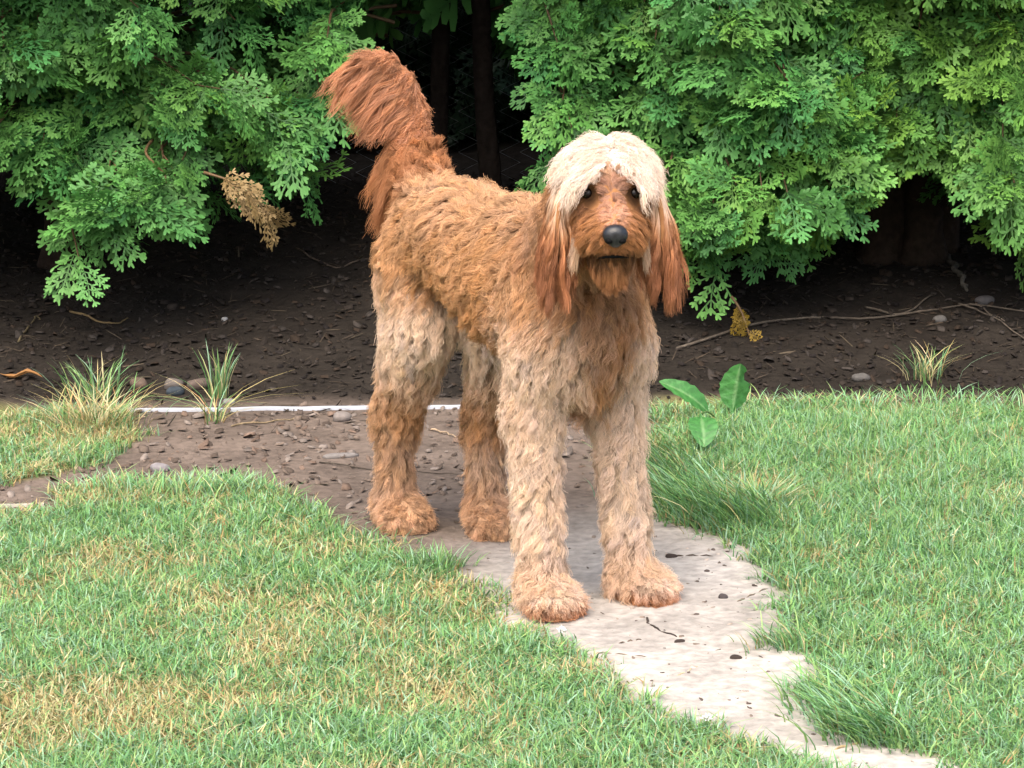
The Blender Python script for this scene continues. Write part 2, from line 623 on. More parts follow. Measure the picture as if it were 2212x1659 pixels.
F = lambda *L: [flat(*p) for p in L]
fringe('long_grass', F((1425, 985), (1430, 1030), (1450, 1090), (1520, 1120), (1600, 1140)), 1500, (0.05, 0.12), (0.002, 0.0042), 0.05, 0.08,
       'long uncut green grass beside the path behind the dog', az=math.radians(215), azs=0.7)
fringe('long_grass_edge', F((1640, 892), (1760, 896), (1900, 882), (2050, 878), (2212, 882), (2320, 880)), 800, (0.03, 0.07), (0.002, 0.0035), 0.035, 0.15,
       'longer grass along the back edge of the lawn', az=math.radians(90), azs=1.6)

fringe('grass_tuft', F((475, 868)), 46, (0.07, 0.15), (0.002, 0.004), 0.012, 0.25, 'upright grass tuft growing by the white edging strip', azs=0.6,
       kind='thing', cat='grass tuft', lean=(0.1, 0.45))
fringe('grass_tuft', F((462, 915)), 40, (0.05, 0.16), (0.002, 0.004), 0.014, 0.7, 'flattened straw tuft lying in front of the white edging strip', azs=1.4,
       kind='thing', cat='grass tuft', lean=(1.3, 1.9))
fringe('grass_tuft', F((200, 925)), 260, (0.06, 0.12), (0.0018, 0.0034), 0.06, 0.75, 'dry straw coloured grass clump at the left end of the edging', azs=0.9,
       kind='thing', cat='grass tuft', lean=(0.7, 1.3))
fringe('grass_tuft', F((210, 870)), 90, (0.06, 0.13), (0.002, 0.0036), 0.035, 0.12, 'green grass clump at the left behind the dry straw clump', azs=0.8,
       kind='thing', cat='grass tuft', lean=(0.3, 0.8))
fringe('grass_tuft', F((1640, 1100)), 240, (0.045, 0.085), (0.002, 0.0036), 0.032, 0.45, 'yellowing grass clump in the right lawn near the path', azs=0.6,
       kind='thing', cat='grass tuft', lean=(0.5, 1.1))
fringe('grass_tuft', F((1800, 1520), (1830, 1560), (1880, 1600)), 620, (0.05, 0.095), (0.0024, 0.0045), 0.04, 0.05,
       'coarse dark green grass clump overhanging the path at lower right', az=math.radians(200), azs=0.9, kind='thing', cat='grass tuft', lean=(0.6, 1.2))
fringe('grass_tuft', F((945, 1225)), 150, (0.03, 0.06), (0.002, 0.0034), 0.03, 0.03, 'small dark green tuft at the lawn edge between the hind paw and front paw', azs=0.8,
       kind='thing', cat='grass tuft', lean=(0.3, 0.9))
fringe('grass_tuft', F((1690, 1400)), 170, (0.035, 0.065), (0.002, 0.0034), 0.03, 0.15, 'grass clump jutting into the path from the right lawn', az=math.radians(190), azs=0.9,
       kind='thing', cat='grass tuft', lean=(0.5, 1.1))
fringe('grass_tuft', F((2000, 838)), 70, (0.06, 0.11), (0.0018, 0.003), 0.026, 0.35, 'thin shaded grass tuft sprouting from the bed at the right', azs=1.2,
       kind='thing', cat='grass tuft', lean=(0.4, 1.2))
fringe('long_grass_margin', F((220, 1070), (330, 1075), (430, 1072), (520, 1070)), 420, (0.04, 0.07), (0.002, 0.0036), 0.03, 0.05,
       'bright longer grass along the upper edge of the left lawn', az=math.radians(80), azs=1.3, lean=(0.4, 1.0))

# ------------------------------------------------------------------ arborvitae trees
def make_spray(seed, coarse=False):
    """flat fan of scale-leaf branchlets, grows along +Y, unit length, lies in XY"""
    r = np.random.default_rng(seed)
    quads, tip = [], []

    def strip(p, d, L, w, t0, t1, z0=0.0, z1=0.0):
        p = np.array(p)
        d = np.array(d)
        n = np.array([-d[1], d[0]])
        q = p + d * L
        m = p + d * L * 0.62
        a, b = p - n * w * 0.32, p + n * w * 0.32
        c, e = m + n * w * 0.55, m - n * w * 0.55
        f, g = q + n * w * 0.30, q - n * w * 0.30
        zm = (z0 + z1) / 2
        quads.append([[*a, z0], [*b, z0], [*c, zm], [*e, zm]])
        tip.append([t0, t0, (t0 + t1) / 2, (t0 + t1) / 2])
        quads.append([[*e, zm], [*c, zm], [*f, z1], [*g, z1]])
        tip.append([(t0 + t1) / 2, (t0 + t1) / 2, t1, t1])

    def rot(d, a):
        return np.array([d[0] * math.cos(a) - d[1] * math.sin(a), d[0] * math.sin(a) + d[1] * math.cos(a)])

    ax = np.array([0.0, 1.0])
    p = np.array([0.0, 0.0])
    nb = 6 if not coarse else 5
    bend = r.normal(0, 0.05)
    for i in range(nb):
        u = (i + 0.6) / nb
        step = 0.90 / nb
        strip(p, ax, step * 1.1, 0.026 if not coarse else 0.05, u * 0.3, u * 0.5)
        p = p + ax * step
        ax = rot(ax, bend + r.normal(0, 0.05))
        for sgn in (-1, 1):
            L = (0.44 * (1 - u) ** 0.7 + 0.10) * r.uniform(0.7, 1.2) * (0.75 if i == 0 else 1)
            a = sgn * math.radians(r.uniform(32, 56))
            d = rot(ax, a)
            z = r.normal(0, 0.07)
            if coarse:
                strip(p, d, L, 0.13, 0.3, 0.9, 0, z)
                continue
            k = max(1, int(round(L / 0.125)))
            q = p.copy()
            for j in range(k):
                st = L / k
                v = (j + 1) / k
                strip(q, d, st * 1.1, 0.030, 0.15 + 0.4 * v, 0.25 + 0.5 * v, z * (v - 1 / k), z * v)
                q = q + d * st
                d = rot(d, -sgn * 0.10 + r.normal(0, 0.06))
                for s2 in (-1, 1):
                    if r.random() < 0.12:
                        continue
                    l2 = (0.105 + 0.03 * v) * r.uniform(0.7, 1.2)
                    strip(q - d * st * 0.15, rot(d, s2 * math.radians(r.uniform(30, 50))), l2, 0.046, 0.35 + 0.3 * v, 0.8 + 0.2 * v, z * v, z * v + r.normal(0, 0.03))
            strip(q, d, 0.10, 0.046, 0.75, 1.0, z, z)
    if not coarse:
        for a in (-0.6, 0, 0.6):
            strip(p, rot(ax, a), 0.13, 0.046, 0.7, 1.0)
    return np.array(quads), np.array(tip)


SPRAYS = [make_spray(100 + i) for i in range(7)]
SPRAYS_C = [make_spray(200 + i, True) for i in range(4)]


def frame(d, n):
    d = nrm(d)
    x = nrm(np.cross(d, n))
    z = np.cross(x, d)
    return x, d, z


def place_sprays(geo, P, D, N, S, C0, C1, lib, curl):
    """P origins, D growth directions, N fan normals, S sizes, C0/C1 inner and tip colours"""
    k = RNG.integers(0, len(lib), len(P))
    for v in range(len(lib)):
        m = np.where(k == v)[0]
        if not len(m):
            continue
        q, tip = lib[v]
        q = q.reshape(-1, 3)
        tip = tip.reshape(-1)
        X, Y, Z = frame(D[m], N[m])
        zz = q[None, :, 2] - curl[m][:, None] * q[None, :, 1] ** 2 - 0.35 * np.abs(curl[m])[:, None] * q[None, :, 0] ** 2
        W = P[m][:, None, :] + S[m][:, None, None] * (q[None, :, 0:1] * X[:, None, :] + q[None, :, 1:2] * Y[:, None, :] + zz[..., None] * Z[:, None, :])
        t = tip[None, :, None]
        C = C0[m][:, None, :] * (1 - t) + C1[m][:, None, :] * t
        n = W.shape[0] * W.shape[1]
        geo.add(W.reshape(-1, 3), np.arange(n).reshape(-1, 4), None, C.reshape(-1, 3))


def foliage_branch(geo, B, T, n, size, hue, coarse=False):
    """one drooping branch from B to T carrying a cloud of fans"""
    mid = (B + T) / 2 + np.array([0, 0, 0.04]) + RNG.normal(0, 0.02, 3)
    P = spline([B, mid, T], 7)
    tv, tq, _ = tube(P, np.linspace(0.006, 0.0018, 7), 5, cap=False)
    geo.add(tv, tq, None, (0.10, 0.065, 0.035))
    u = 0.25 + 0.75 * RNG.random(n) ** 0.8
    u[:2] = 1.0
    pos = np.stack([np.interp(u, np.linspace(0, 1, 7), P[:, i]) for i in range(3)], -1)
    ax = nrm(T - B)
    lat = nrm(np.cross(ax, [0, 0, 1]))
    side = RNG.choice([-1, 1], n) * RNG.uniform(0.1, 1.0, n)
    D = ax[None] * RNG.uniform(0.3, 1.0, (n, 1)) + lat[None] * side[:, None] + np.stack([np.zeros(n), np.zeros(n), RNG.normal(-0.30, 0.38, n)], -1)
    D = nrm(D + RNG.normal(0, 0.15, (n, 3)))
    N = nrm(np.array([0, 0, 0.75])[None] + ax[None] * RNG.uniform(0.0, 1.2, (n, 1)) + RNG.normal(0, 0.35, (n, 3)))
    S = size * RNG.uniform(0.65, 1.25, n)
    hueb = hue + RNG.normal(0, 0.12)
    h = np.clip(hueb + RNG.normal(0, 0.12, n), 0, 1)[:, None]
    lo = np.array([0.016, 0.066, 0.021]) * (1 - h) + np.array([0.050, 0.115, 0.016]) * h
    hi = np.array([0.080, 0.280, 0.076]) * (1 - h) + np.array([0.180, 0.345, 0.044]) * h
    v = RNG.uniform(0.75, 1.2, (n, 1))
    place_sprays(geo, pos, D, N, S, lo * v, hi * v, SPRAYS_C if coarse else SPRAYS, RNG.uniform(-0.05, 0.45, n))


BOT_L = [(-400, 420), (-50, 430), (50, 425), (75, 300), (125, 320), (150, 570), (220, 598), (330, 560), (410, 500), (425, 390), (520, 385), (600, 440), (640, 420), (690, 300),
         (760, 345), (800, 300), (880, 210), (955, 190), (985, 60), (1005, -80), (1040, -120)]
BOT_R = [(1050, -120), (1070, 60), (1092, 280), (1110, 340), (1190, 400), (1300, 420), (1440, 520), (1480, 555), (1560, 572), (1610, 525), (1660, 540), (1720, 545), (1780, 480),
         (1815, 375), (1900, 345), (1990, 350), (2060, 365), (2110, 350), (2130, 470), (2180, 520), (2260, 560), (2600, 560)]


def bottom_z(lst, Yd):
    a = np.array([at(px, py, Yd) for px, py in lst])
    return a[:, 0], a[:, 2]


XL, ZL = bottom_z(BOT_L, 7.85)
XR, ZR = bottom_z(BOT_R, 7.85)
XB, ZB = np.concatenate([XL, XR]), np.concatenate([ZL, ZR])


def bark_trunk(stems, parent, col=(0.030, 0.021, 0.016)):
    for pts, r0, r1 in stems:
        P = spline(pts, 16)
        R = np.linspace(r0, r1, 16)
        R[0] *= 1.45
        R[1] *= 1.15
        tv, tq, tt = tube(P, R, 14)
        n = len(tv) - 2
        ang = np.tile(np.arange(14), 16) * 2 * math.pi / 14
        rows = np.repeat(np.arange(16), 14)
        c = P[rows]
        tv[:n] = c + (tv[:n] - c) * (1 + 0.10 * np.sin(ang * 3 + rows * 0.35) + 0.06 * RNG.normal(0, 1, n))[:, None]
        loc = np.array(pts[0])
        mesh_obj('trunk', tv - loc + (loc - np.array(parent.location)), tq, tt, np.broadcast_to(np.array(col), tv.shape) * RNG.uniform(0.8, 1.2, (len(tv), 1)), M_bark, True, parent)


def tree(trunk_xy, R, top, xr, nb, label, stems, hue, Yin=0.55, size=0.125, nmin=0.0, upper=190, nsp=(9, 14), zmin_extra=0.0, tips=()):
    global RNG
    RNG = np.random.default_rng(int(abs(trunk_xy[0]) * 1000) + 77)
    tx, ty = trunk_xy
    base = np.array([tx, ty, float(ground_h(tx, ty)) - 0.03])
    root = empty('arborvitae_tree', base, label=label, cat='tree', group='arborvitae hedge trees')
    bark_trunk(stems, root, col=(0.030, 0.021, 0.016) if len(stems) != 2 else (0.016, 0.012, 0.010))
    g = Geo()
    # branches whose tips form the irregular skirt and face seen from the garden
    made = 0
    tries = 0
    while made < nb and tries < nb * 40:
        tries += 1
        x = RNG.uniform(*xr)
        zb = np.interp(x, XB, ZB) + zmin_extra
        z = zb + 0.015 + (1.22 - zb) * RNG.random() ** 1.05
        if z > 1.25:
            continue
        dx = x - tx
        if abs(dx) > R * 1.02:
            continue
        yf = ty - math.sqrt(max(R * R - dx * dx, 0.02 * R * R))
        yf += 0.10 * math.sin(x * 9 + z * 7) + abs(RNG.normal(0, 0.13)) + 0.05
        T = np.array([x, yf, z])
        B = np.array([tx + dx * 0.45, ty - (ty - yf) * Yin, z + RNG.uniform(0.0, 0.14)])
        L = np.linalg.norm(T - B)
        if L > 0.42:
            B = T + (B - T) * 0.42 / L
        if B[2] < zb + 0.03:
            B[2] = zb + 0.05
        foliage_branch(g, B, T, int(RNG.integers(*nsp)), size, hue)
        made += 1
    for px, py, Yt in tips:                       # the low-hanging skirt
        T = at(px, py, Yt) + [0, 0, 0.05]
        B = T + np.array([RNG.normal(0, 0.06), 0.28, RNG.uniform(0.06, 0.16)])
        foliage_branch(g, B, T, int(RNG.integers(10, 14)), size * 1.05, hue)
    # the rest of the crown: back, far sides and the part above the picture
    for _ in range(upper):
        a = RNG.uniform(0, 2 * math.pi)
        z = RNG.uniform(0.55, top)
        front = math.sin(a) < 0.2
        if front and z < 1.2:
            z = RNG.uniform(1.2, top)
        rr = R * (1.28 - 0.6 * max(0, (z - 1.2) / (top - 1.2))) * RNG.uniform(0.7, 1.0)  # unseen upper crown widened into an overhang that shades the bed
        T = np.array([tx + rr * math.cos(a), ty + rr * math.sin(a), z])
        if T[1] > 9.05:
            T[1] = 9.05 - RNG.uniform(0, 0.1)
        zb = np.interp(T[0], XB, ZB)
        if T[2] < zb + 0.25:
            T[2] = zb + 0.25 + 0.2 * RNG.random()
        B = np.array([tx + (T[0] - tx) * 0.3, ty + (T[1] - ty) * 0.3, T[2] + 0.05])
        foliage_branch(g, B, T, 12, 0.20, hue, coarse=True)
    g.V = [v - base for v in g.V]
    g.obj('crown', M_leaf, root)
    return root


def stem(px, py, Y, lean_x, top, r0, r1):
    b = at(px, py, Y)
    b[2] = float(ground_h(b[0], b[1])) - 0.03
    return ([b, b + [lean_x * 0.4, 0.02, 0.5], b + [lean_x, 0.0, top]], r0, r1)


S1 = [stem(130, 560, 8.35, 0.03, 2.0, 0.055, 0.02)]
T1 = tree(S1[0][0][0][:2], 0.80, 3.2, (-2.05, -0.46), 140, 'arborvitae on the left with bare inner twigs, a dead brown spray and a thin trunk', S1, 0.25, tips=[(175, 458, 7.7), (215, 508, 7.62), (255, 498, 7.6), (310, 483, 7.62), (360, 438, 7.66), (395, 388, 7.7), (170, 388, 7.72), (240, 438, 7.66), (300, 418, 7.7), (30, 338, 7.8), (560, 318, 7.8), (620, 338, 7.8), (690, 228, 7.9), (705, 138, 7.9)])
S2 = [stem(935, 480, 8.8, 0.06, 2.0, 0.032, 0.02), stem(1068, 480, 8.75, -0.08, 2.0, 0.036, 0.02)]
T2 = tree((-0.14, 8.75), 0.78, 3.2, (-0.60, -0.27), 9, 'set-back arborvitae with two thin stems in the dark gap behind the tail', S2, 0.2, Yin=0.7, nsp=(6, 9), zmin_extra=0.02)
S3 = [stem(1540, 560, 8.5, 0.0, 2.0, 0.05, 0.02)]
T3 = tree(S3[0][0][0][:2], 0.78, 3.2, (0.10, 0.92), 122, 'dense bright arborvitae directly right of the dog\'s head', S3, 0.28, tips=[(1480, 468, 7.72), (1540, 483, 7.68), (1590, 443, 7.7), (1645, 453, 7.7), (1700, 458, 7.7), (1215, 258, 7.9), (1235, 318, 7.85), (1205, 138, 7.95), (1440, 418, 7.72)])
S4 = [stem(1915, 560, 8.45, -0.04, 2.0, 0.075, 0.03), stem(1985, 570, 8.42, 0.05, 1.8, 0.06, 0.02), stem(2030, 560, 8.5, 0.12, 1.6, 0.04, 0.02)]
T4 = tree(S4[1][0][0][:2], 0.70, 3.2, (0.72, 1.42), 95, 'arborvitae with thick clustered stems in deep shade at right', S4, 0.52)
S5 = [stem(2560, 560, 8.4, 0.0, 2.0, 0.06, 0.02)]
T5 = tree(S5[0][0][0][:2], 0.72, 3.2, (1.22, 2.2), 60, 'arborvitae cut off by the right edge of the picture', S5, 0.5, tips=[(2150, 398, 7.75), (2190, 438, 7.72), (2165, 338, 7.75)])
S0 = [stem(-620, 540, 8.3, 0.0, 2.0, 0.06, 0.02)]
T0 = tree(S0[0][0][0][:2], 0.75, 3.2, (-2.6, -1.6), 22, 'arborvitae standing beyond the left edge of the picture', S0, 0.3)


def child_tube(name, pts, r0, r1, parent, col, n=14, sides=6, mat=None):
    P = spline(pts, n)
    tv, tq, tt = tube(P, np.linspace(r0, r1, n), sides)
    return mesh_obj(name, tv - np.array(parent.location), tq, tt, np.broadcast_to(np.array(col), tv.shape), mat or M_bark, True, parent)


# bare twigs inside the left tree
for pts, r in [([(250, 470, 7.9), (265, 420, 7.75), (235, 370, 7.72), (255, 320, 7.75), (320, 255, 7.9)], 0.0035),
               ([(330, 300, 7.8), (315, 330, 7.72), (345, 365, 7.7), (375, 395, 7.72)], 0.0045),
               ([(300, 440, 7.75), (285, 400, 7.7), (262, 375, 7.7), (240, 345, 7.75)], 0.003),
               ([(385, 400, 7.75), (370, 360, 7.72), (350, 330, 7.75)], 0.003)]:
    child_tube('bare_twig', [at(*p) for p in pts], r, r * 0.55, T1, (0.17, 0.11, 0.055))


def dead_spray(px0, px1, Y, n, size, parent, lo, hi, spread, label):
    A, B = at(*px0, Y), at(*px1, Y - 0.03)
    g = Geo()
    P = spline([A, (A + B) / 2 + [0, 0, 0.02], B], 7)
    tv, tq, tt = tube(P, np.linspace(0.004, 0.0015, 7), 5)
    g.add(tv, tq, tt, (0.16, 0.10, 0.05))
    u = RNG.uniform(0.2, 1.0, n)
    pos = np.stack([np.interp(u, np.linspace(0, 1, 7), P[:, i]) for i in range(3)], -1)
    ax = nrm(B - A)
    D = nrm(ax[None] + RNG.normal(0, spread, (n, 3)) + np.array([0, 0, -0.45]))
    N = nrm(np.array([0, -1.0, 0.5])[None] + RNG.normal(0, 0.5, (n, 3)))
    v = RNG.uniform(0.7, 1.2, (n, 1))
    place_sprays(g, pos, D, N, size * RNG.uniform(0.7, 1.2, n), np.array(lo)[None] * v, np.array(hi)[None] * v, SPRAYS, RNG.uniform(0.1, 0.6, n))
    g.V = [w - np.array(parent.location) for w in g.V]
    g.obj('dead_spray', M_leaf, parent, label=label)


dead_spray((440, 372), (575, 455), 7.62, 12, 0.085, T1, (0.13, 0.08, 0.03), (0.30, 0.21, 0.09), 0.38, 'dead brown spray hanging under the left tree')
dead_spray((1580, 640), (1625, 745), 7.75, 9, 0.06, T3, (0.12, 0.075, 0.015), (0.26, 0.17, 0.02), 0.35, 'yellowed hanging spray under the right foliage')


RNG = np.random.default_rng(404)
# ------------------------------------------------------------------ chain link fence behind the trees
FY = 9.2
fb = float(ground_h(0.0, FY)) - 0.02
fence = empty('chain_link_fence', (0, FY, fb), label='grey chain link fence in the dark behind the hedge', cat='fence')
g = Geo()
pit, hh = 0.062, 1.5
nw = int(6.4 / pit)
for i in range(nw):
    x0 = -3.2 + i * pit
    m = int(hh / (pit / 1.0)) * 2
    zz = np.arange(m + 1) * (pit / 2)
    xx = x0 + (np.arange(m + 1) % 2) * pit
    yy = np.where(np.arange(m + 1) % 2 == 0, 0.002, -0.002)
    tv, tq, _ = tube(np.stack([xx, yy, zz], -1), 0.0016, 3, cap=False)
    g.add(tv, tq, None)
g.obj('wire_mesh', M_wire, fence)
for xx in (-3.1, -0.95, 1.3, 3.1):
    tv, tq, tt = tube(np.array([[xx, 0.03, -0.1], [xx, 0.03, 0.8], [xx, 0.03, 1.56]]), 0.024, 12)
    mesh_obj('post', tv, tq, tt, None, M_wire, True, fence)
tv, tq, tt = tube(np.array([[-3.25, 0.03, 1.53], [0, 0.03, 1.53], [3.25, 0.03, 1.53]]), 0.018, 10)
mesh_obj('top_rail', tv, tq, tt, None, M_wire, True, fence)
# evergreen backdrop added beyond the fence to keep the gap dark
g = Geo()
for n, y0, y1, lib, sz in ((1300, 9.6, 10.2, SPRAYS, (0.13, 0.22)), (5000, 10.1, 11.3, SPRAYS_C, (0.22, 0.4)), (3500, 10.2, 11.0, SPRAYS_C, (0.2, 0.36))):
    xr = 1.6 if n < 4000 else 4.0
    P = np.stack([RNG.uniform(-xr, xr, n), RNG.uniform(y0, y1, n), 0.22 + (1.5 if lib is SPRAYS else 2.8) * RNG.random(n)], -1)
    D = nrm(RNG.normal(0, 0.6, (n, 3)) + [0, -0.7, -0.2])
    N = nrm(RNG.normal(0, 0.5, (n, 3)) + [0, -0.3, 0.8])
    h = RNG.uniform(0.5, 1.1, (n, 1))
    place_sprays(g, P, D, N, RNG.uniform(*sz, n), np.array([[0.014, 0.034, 0.018]]) * h, np.array([[0.024, 0.058, 0.028]]) * h, lib, RNG.uniform(0, 0.5, n))
g.obj('backdrop_hedge', M_leaf, kind='stuff', label='dark evergreen backdrop added beyond the fence to darken the gap')

# ------------------------------------------------------------------ the dog
RNG = np.random.default_rng(2024)
DOG_O = np.array([0.0016, 5.6786, 0.0])
DOG_A = math.radians(-63.56)
FW = np.array([math.cos(DOG_A), math.sin(DOG_A), 0.0])
LF = np.array([-math.sin(DOG_A), math.cos(DOG_A), 0.0])
DOG_O[2] = float(ground_h(DOG_O[0], DOG_O[1])) + 0.004


def to_local(P):
    d = np.asarray(P, float) - DOG_O
    return np.stack([d @ FW, d @ LF, d[..., 2]], -1)


def vec_local(v):
    v = np.asarray(v, float)
    return np.stack([v @ FW, v @ LF, v[..., 2]], -1)


# head frame (in the dog's own space): fwd out of the nose, lat towards the dog's left, up
HC = to_local(np.array([0.165, 5.205, 0.810]))
h_f = nrm(vec_local(np.array([0.045, -1.0, -0.19])))
h_l = nrm(np.cross([0, 0, 1], h_f))
h_u = np.cross(h_f, h_l)


def hd(f, l, u):
    return HC + h_f * f + h_l * l + h_u * u


PR = []                                       # tapered capsules: a, b, ra, rb, region


def cap(reg, a, b, ra, rb):
    PR.append((np.array(a, float), np.array(b, float), ra, rb, reg))


# trunk: deep chest, tucked loin, pelvis
cap('torso', (0.22, 0, 0.545), (0.02, 0, 0.565), 0.120, 0.112)
cap('torso', (0.02, 0, 0.580), (-0.21, 0, 0.612), 0.108, 0.092)
cap('rump', (-0.21, 0, 0.612), (-0.318, 0, 0.615), 0.093, 0.088)
cap('torso', (0.17, 0, 0.635), (0.04, 0, 0.648), 0.072, 0.066)
cap('chest', (0.24, 0, 0.51), (0.315, -0.005, 0.535), 0.112, 0.085)
cap('chest', (0.25, 0, 0.46), (0.30, 0, 0.47), 0.075, 0.055)
cap('neck', (0.24, 0, 0.625), (0.425, -0.045, 0.77), 0.092, 0.070)
for s in (-1, 1):
    cap('shoulder', (0.235, 0.068 * s, 0.60), (0.275, 0.077 * s, 0.48), 0.053, 0.052)
    cap('fleg', (0.275, 0.077 * s, 0.48), (0.250, 0.083 * s, 0.365), 0.050, 0.040)
cap('fleg', (0.250, -0.084, 0.365), (0.285, -0.089, 0.15), 0.039, 0.028)
cap('fleg', (0.285, -0.089, 0.15), (0.300, -0.090, 0.055), 0.028, 0.031)
cap('paw', (0.300, -0.090, 0.038), (0.345, -0.090, 0.028), 0.034, 0.026)
for d in (-0.029, -0.0095, 0.0105, 0.030):
    cap('paw', (0.335, -0.090 + d, 0.026), (0.367 - 9 * d * d, -0.090 + d * 1.15, 0.018), 0.0145, 0.0115)
cap('fleg', (0.250, 0.084, 0.365), (0.290, 0.088, 0.15), 0.039, 0.028)
cap('fleg', (0.290, 0.088, 0.15), (0.303, 0.090, 0.055), 0.028, 0.031)
cap('paw', (0.303, 0.092, 0.038), (0.340, 0.114, 0.028), 0.034, 0.026)
tdir = nrm(np.array([0.75, 0.62, 0.0]))
tper = np.array([-tdir[1], tdir[0], 0])
for d in (-0.029, -0.0095, 0.0105, 0.030):
    a = np.array([0.330, 0.110, 0.026]) + tper * d
    cap('paw', a, a + tdir * (0.033 - 9 * d * d) + [0, 0, -0.008], 0.0145, 0.0115)
# hind legs
cap('thigh', (-0.318, -0.044, 0.555), (-0.275, -0.056, 0.44), 0.078, 0.046)
cap('thigh', (-0.335, -0.048, 0.52), (-0.328, -0.060, 0.40), 0.064, 0.046)
cap('thigh', (-0.275, -0.056, 0.44), (-0.383, -0.070, 0.245), 0.046, 0.030)
cap('thigh', (-0.328, -0.060, 0.40), (-0.388, -0.070, 0.235), 0.045, 0.030)
cap('hleg', (-0.392, -0.070, 0.225), (-0.390, -0.071, 0.055), 0.027, 0.028)
cap('paw', (-0.392, -0.073, 0.038), (-0.345, -0.068, 0.028), 0.034, 0.027)
for d in (-0.029, -0.0095, 0.0105, 0.030):
    cap('paw', (-0.352, -0.068 + d, 0.026), (-0.322 - 9 * d * d, -0.068 + d * 1.15, 0.018), 0.0145, 0.0115)
cap('thigh', (-0.325, 0.050, 0.555), (-0.215, 0.070, 0.43), 0.078, 0.048)
cap('thigh', (-0.215, 0.070, 0.43), (-0.285, 0.078, 0.225), 0.048, 0.030)
cap('hleg', (-0.288, 0.080, 0.215), (-0.268, 0.073, 0.055), 0.027, 0.028)
cap('paw', (-0.268, 0.072, 0.038), (-0.222, 0.069, 0.028), 0.034, 0.027)
for d in (-0.029, -0.0095, 0.0105, 0.030):
    cap('paw', (-0.230, 0.069 + d, 0.026), (-0.200 - 9 * d * d, 0.069 + d * 1.15, 0.018), 0.0145, 0.0115)
# tail: carried up, arching over to the dog's right
TAIL = [to_local(at(*p)) for p in [(918, 405, 6.02), (896, 330, 6.07), (890, 250, 6.09), (872, 178, 6.09), (832, 138, 6.08), (788, 130, 6.06)]]
TR = [0.048, 0.032, 0.021, 0.016, 0.013, 0.008]
for i in range(5):
    cap('tail' if i else 'tailbase', TAIL[i], TAIL[i + 1], TR[i], TR[i + 1])
# head
cap('skull', hd(-0.035, 0, -0.008), hd(0.030, 0, -0.010), 0.061, 0.057)
for s in (-1, 1):
    cap('skull', hd(-0.02, 0.014 * s, -0.010), hd(0.02, 0.018 * s, -0.026), 0.056, 0.042)
    cap('muzzle', hd(0.04, 0.017 * s, -0.052), hd(0.122, 0.015 * s, -0.060), 0.035, 0.029)
cap('muzzle', hd(0.04, 0, -0.030), hd(0.138, 0, -0.042), 0.034, 0.024)
cap('jaw', hd(0.01, 0, -0.098), hd(0.110, 0, -0.114), 0.040, 0.024)
NP = len(PR)
PA = np.array([p[0] for p in PR])
PB = np.array([p[1] for p in PR])
RA = np.array([p[2] for p in PR])
RB = np.array([p[3] for p in PR])
REG = [p[4] for p in PR]


def sdf(P, k=0.012, want=False):
    P = np.asarray(P, float)
    out = np.empty(len(P))
    G = np.empty((len(P), 3))
    near = np.empty(len(P), int)
    AB = PB - PA
    l2 = (AB * AB).sum(1)
    for i0 in range(0, len(P), 20000):
        p = P[i0:i0 + 20000]
        ap = p[:, None, :] - PA[None]
        t = np.clip((ap * AB[None]).sum(-1) / l2[None], 0, 1)
        v = ap - t[..., None] * AB[None]
        d = np.linalg.norm(v, axis=-1)
        s = d - (RA + t * (RB - RA))
        m = s.min(1, keepdims=True)
        w = np.exp(-(s - m) / k)
        sw = w.sum(1)
        out[i0:i0 + 20000] = m[:, 0] - k * np.log(sw)
        g = (w[..., None] * v / np.maximum(d, 1e-6)[..., None]).sum(1)
        G[i0:i0 + 20000] = nrm(g)
        near[i0:i0 + 20000] = s.argmin(1)
    return (out, G, near) if want else (out, G)


def capsule_mesh(a, b, ra, rb, n=14, m=6):
    ax = b - a
    L = np.linalg.norm(ax)
    z = ax / L if L > 1e-6 else np.array([0, 0, 1.0])
    x = nrm(np.cross(z, [0.3, 0.2, 0.91] if abs(z @ np.array([0.3, 0.2, 0.91])) < 0.95 else [1, 0, 0]))
    y = np.cross(z, x)
    rings = []
    for k in range(m + 1):
        t = -math.pi / 2 + (math.pi / 2) * k / m
        rings.append((a, ra * math.cos(t), ra * math.sin(t)))
    for k in range(m + 1):
        t = (math.pi / 2) * k / m
        rings.append((b, rb * math.cos(t), rb * math.sin(t)))
    ang = np.arange(n) * 2 * math.pi / n
    V = np.concatenate([c + max(r, 1e-5) * (np.cos(ang)[:, None] * x + np.sin(ang)[:, None] * y) + h * z for c, r, h in rings])
    Q = [[i * n + j, i * n + (j + 1) % n, (i + 1) * n + (j + 1) % n, (i + 1) * n + j] for i in range(len(rings) - 1) for j in range(n)]
    return V, np.array(Q)


# one continuous body surface: fuse the muscle volumes, then relax on to the blended surface
g = Geo()
for a, b, ra, rb, _ in PR:
    v, q = capsule_mesh(a, b, ra, rb)
    g.add(v, q)
tmp = g.obj('fuse', None)
rm = tmp.modifiers.new('r', 'REMESH')
rm.mode = 'VOXEL'
rm.voxel_size = 0.0085
dg = bpy.context.evaluated_depsgraph_get()
ev = tmp.evaluated_get(dg)
em = ev.to_mesh()
BV = np.empty(len(em.vertices) * 3)
em.vertices.foreach_get('co', BV)
BV = BV.reshape(-1, 3)
em.calc_loop_triangles()
BT = np.empty(len(em.loop_triangles) * 3, np.int32)
em.loop_triangles.foreach_get('vertices', BT)
BT = BT.reshape(-1, 3)
ev.to_mesh_clear()
tm = tmp.data
bpy.data.objects.remove(tmp)
bpy.data.meshes.remove(tm)
for _ in range(4):
    d, G = sdf(BV)
    BV -= G * np.clip(d, -0.02, 0.02)[:, None]


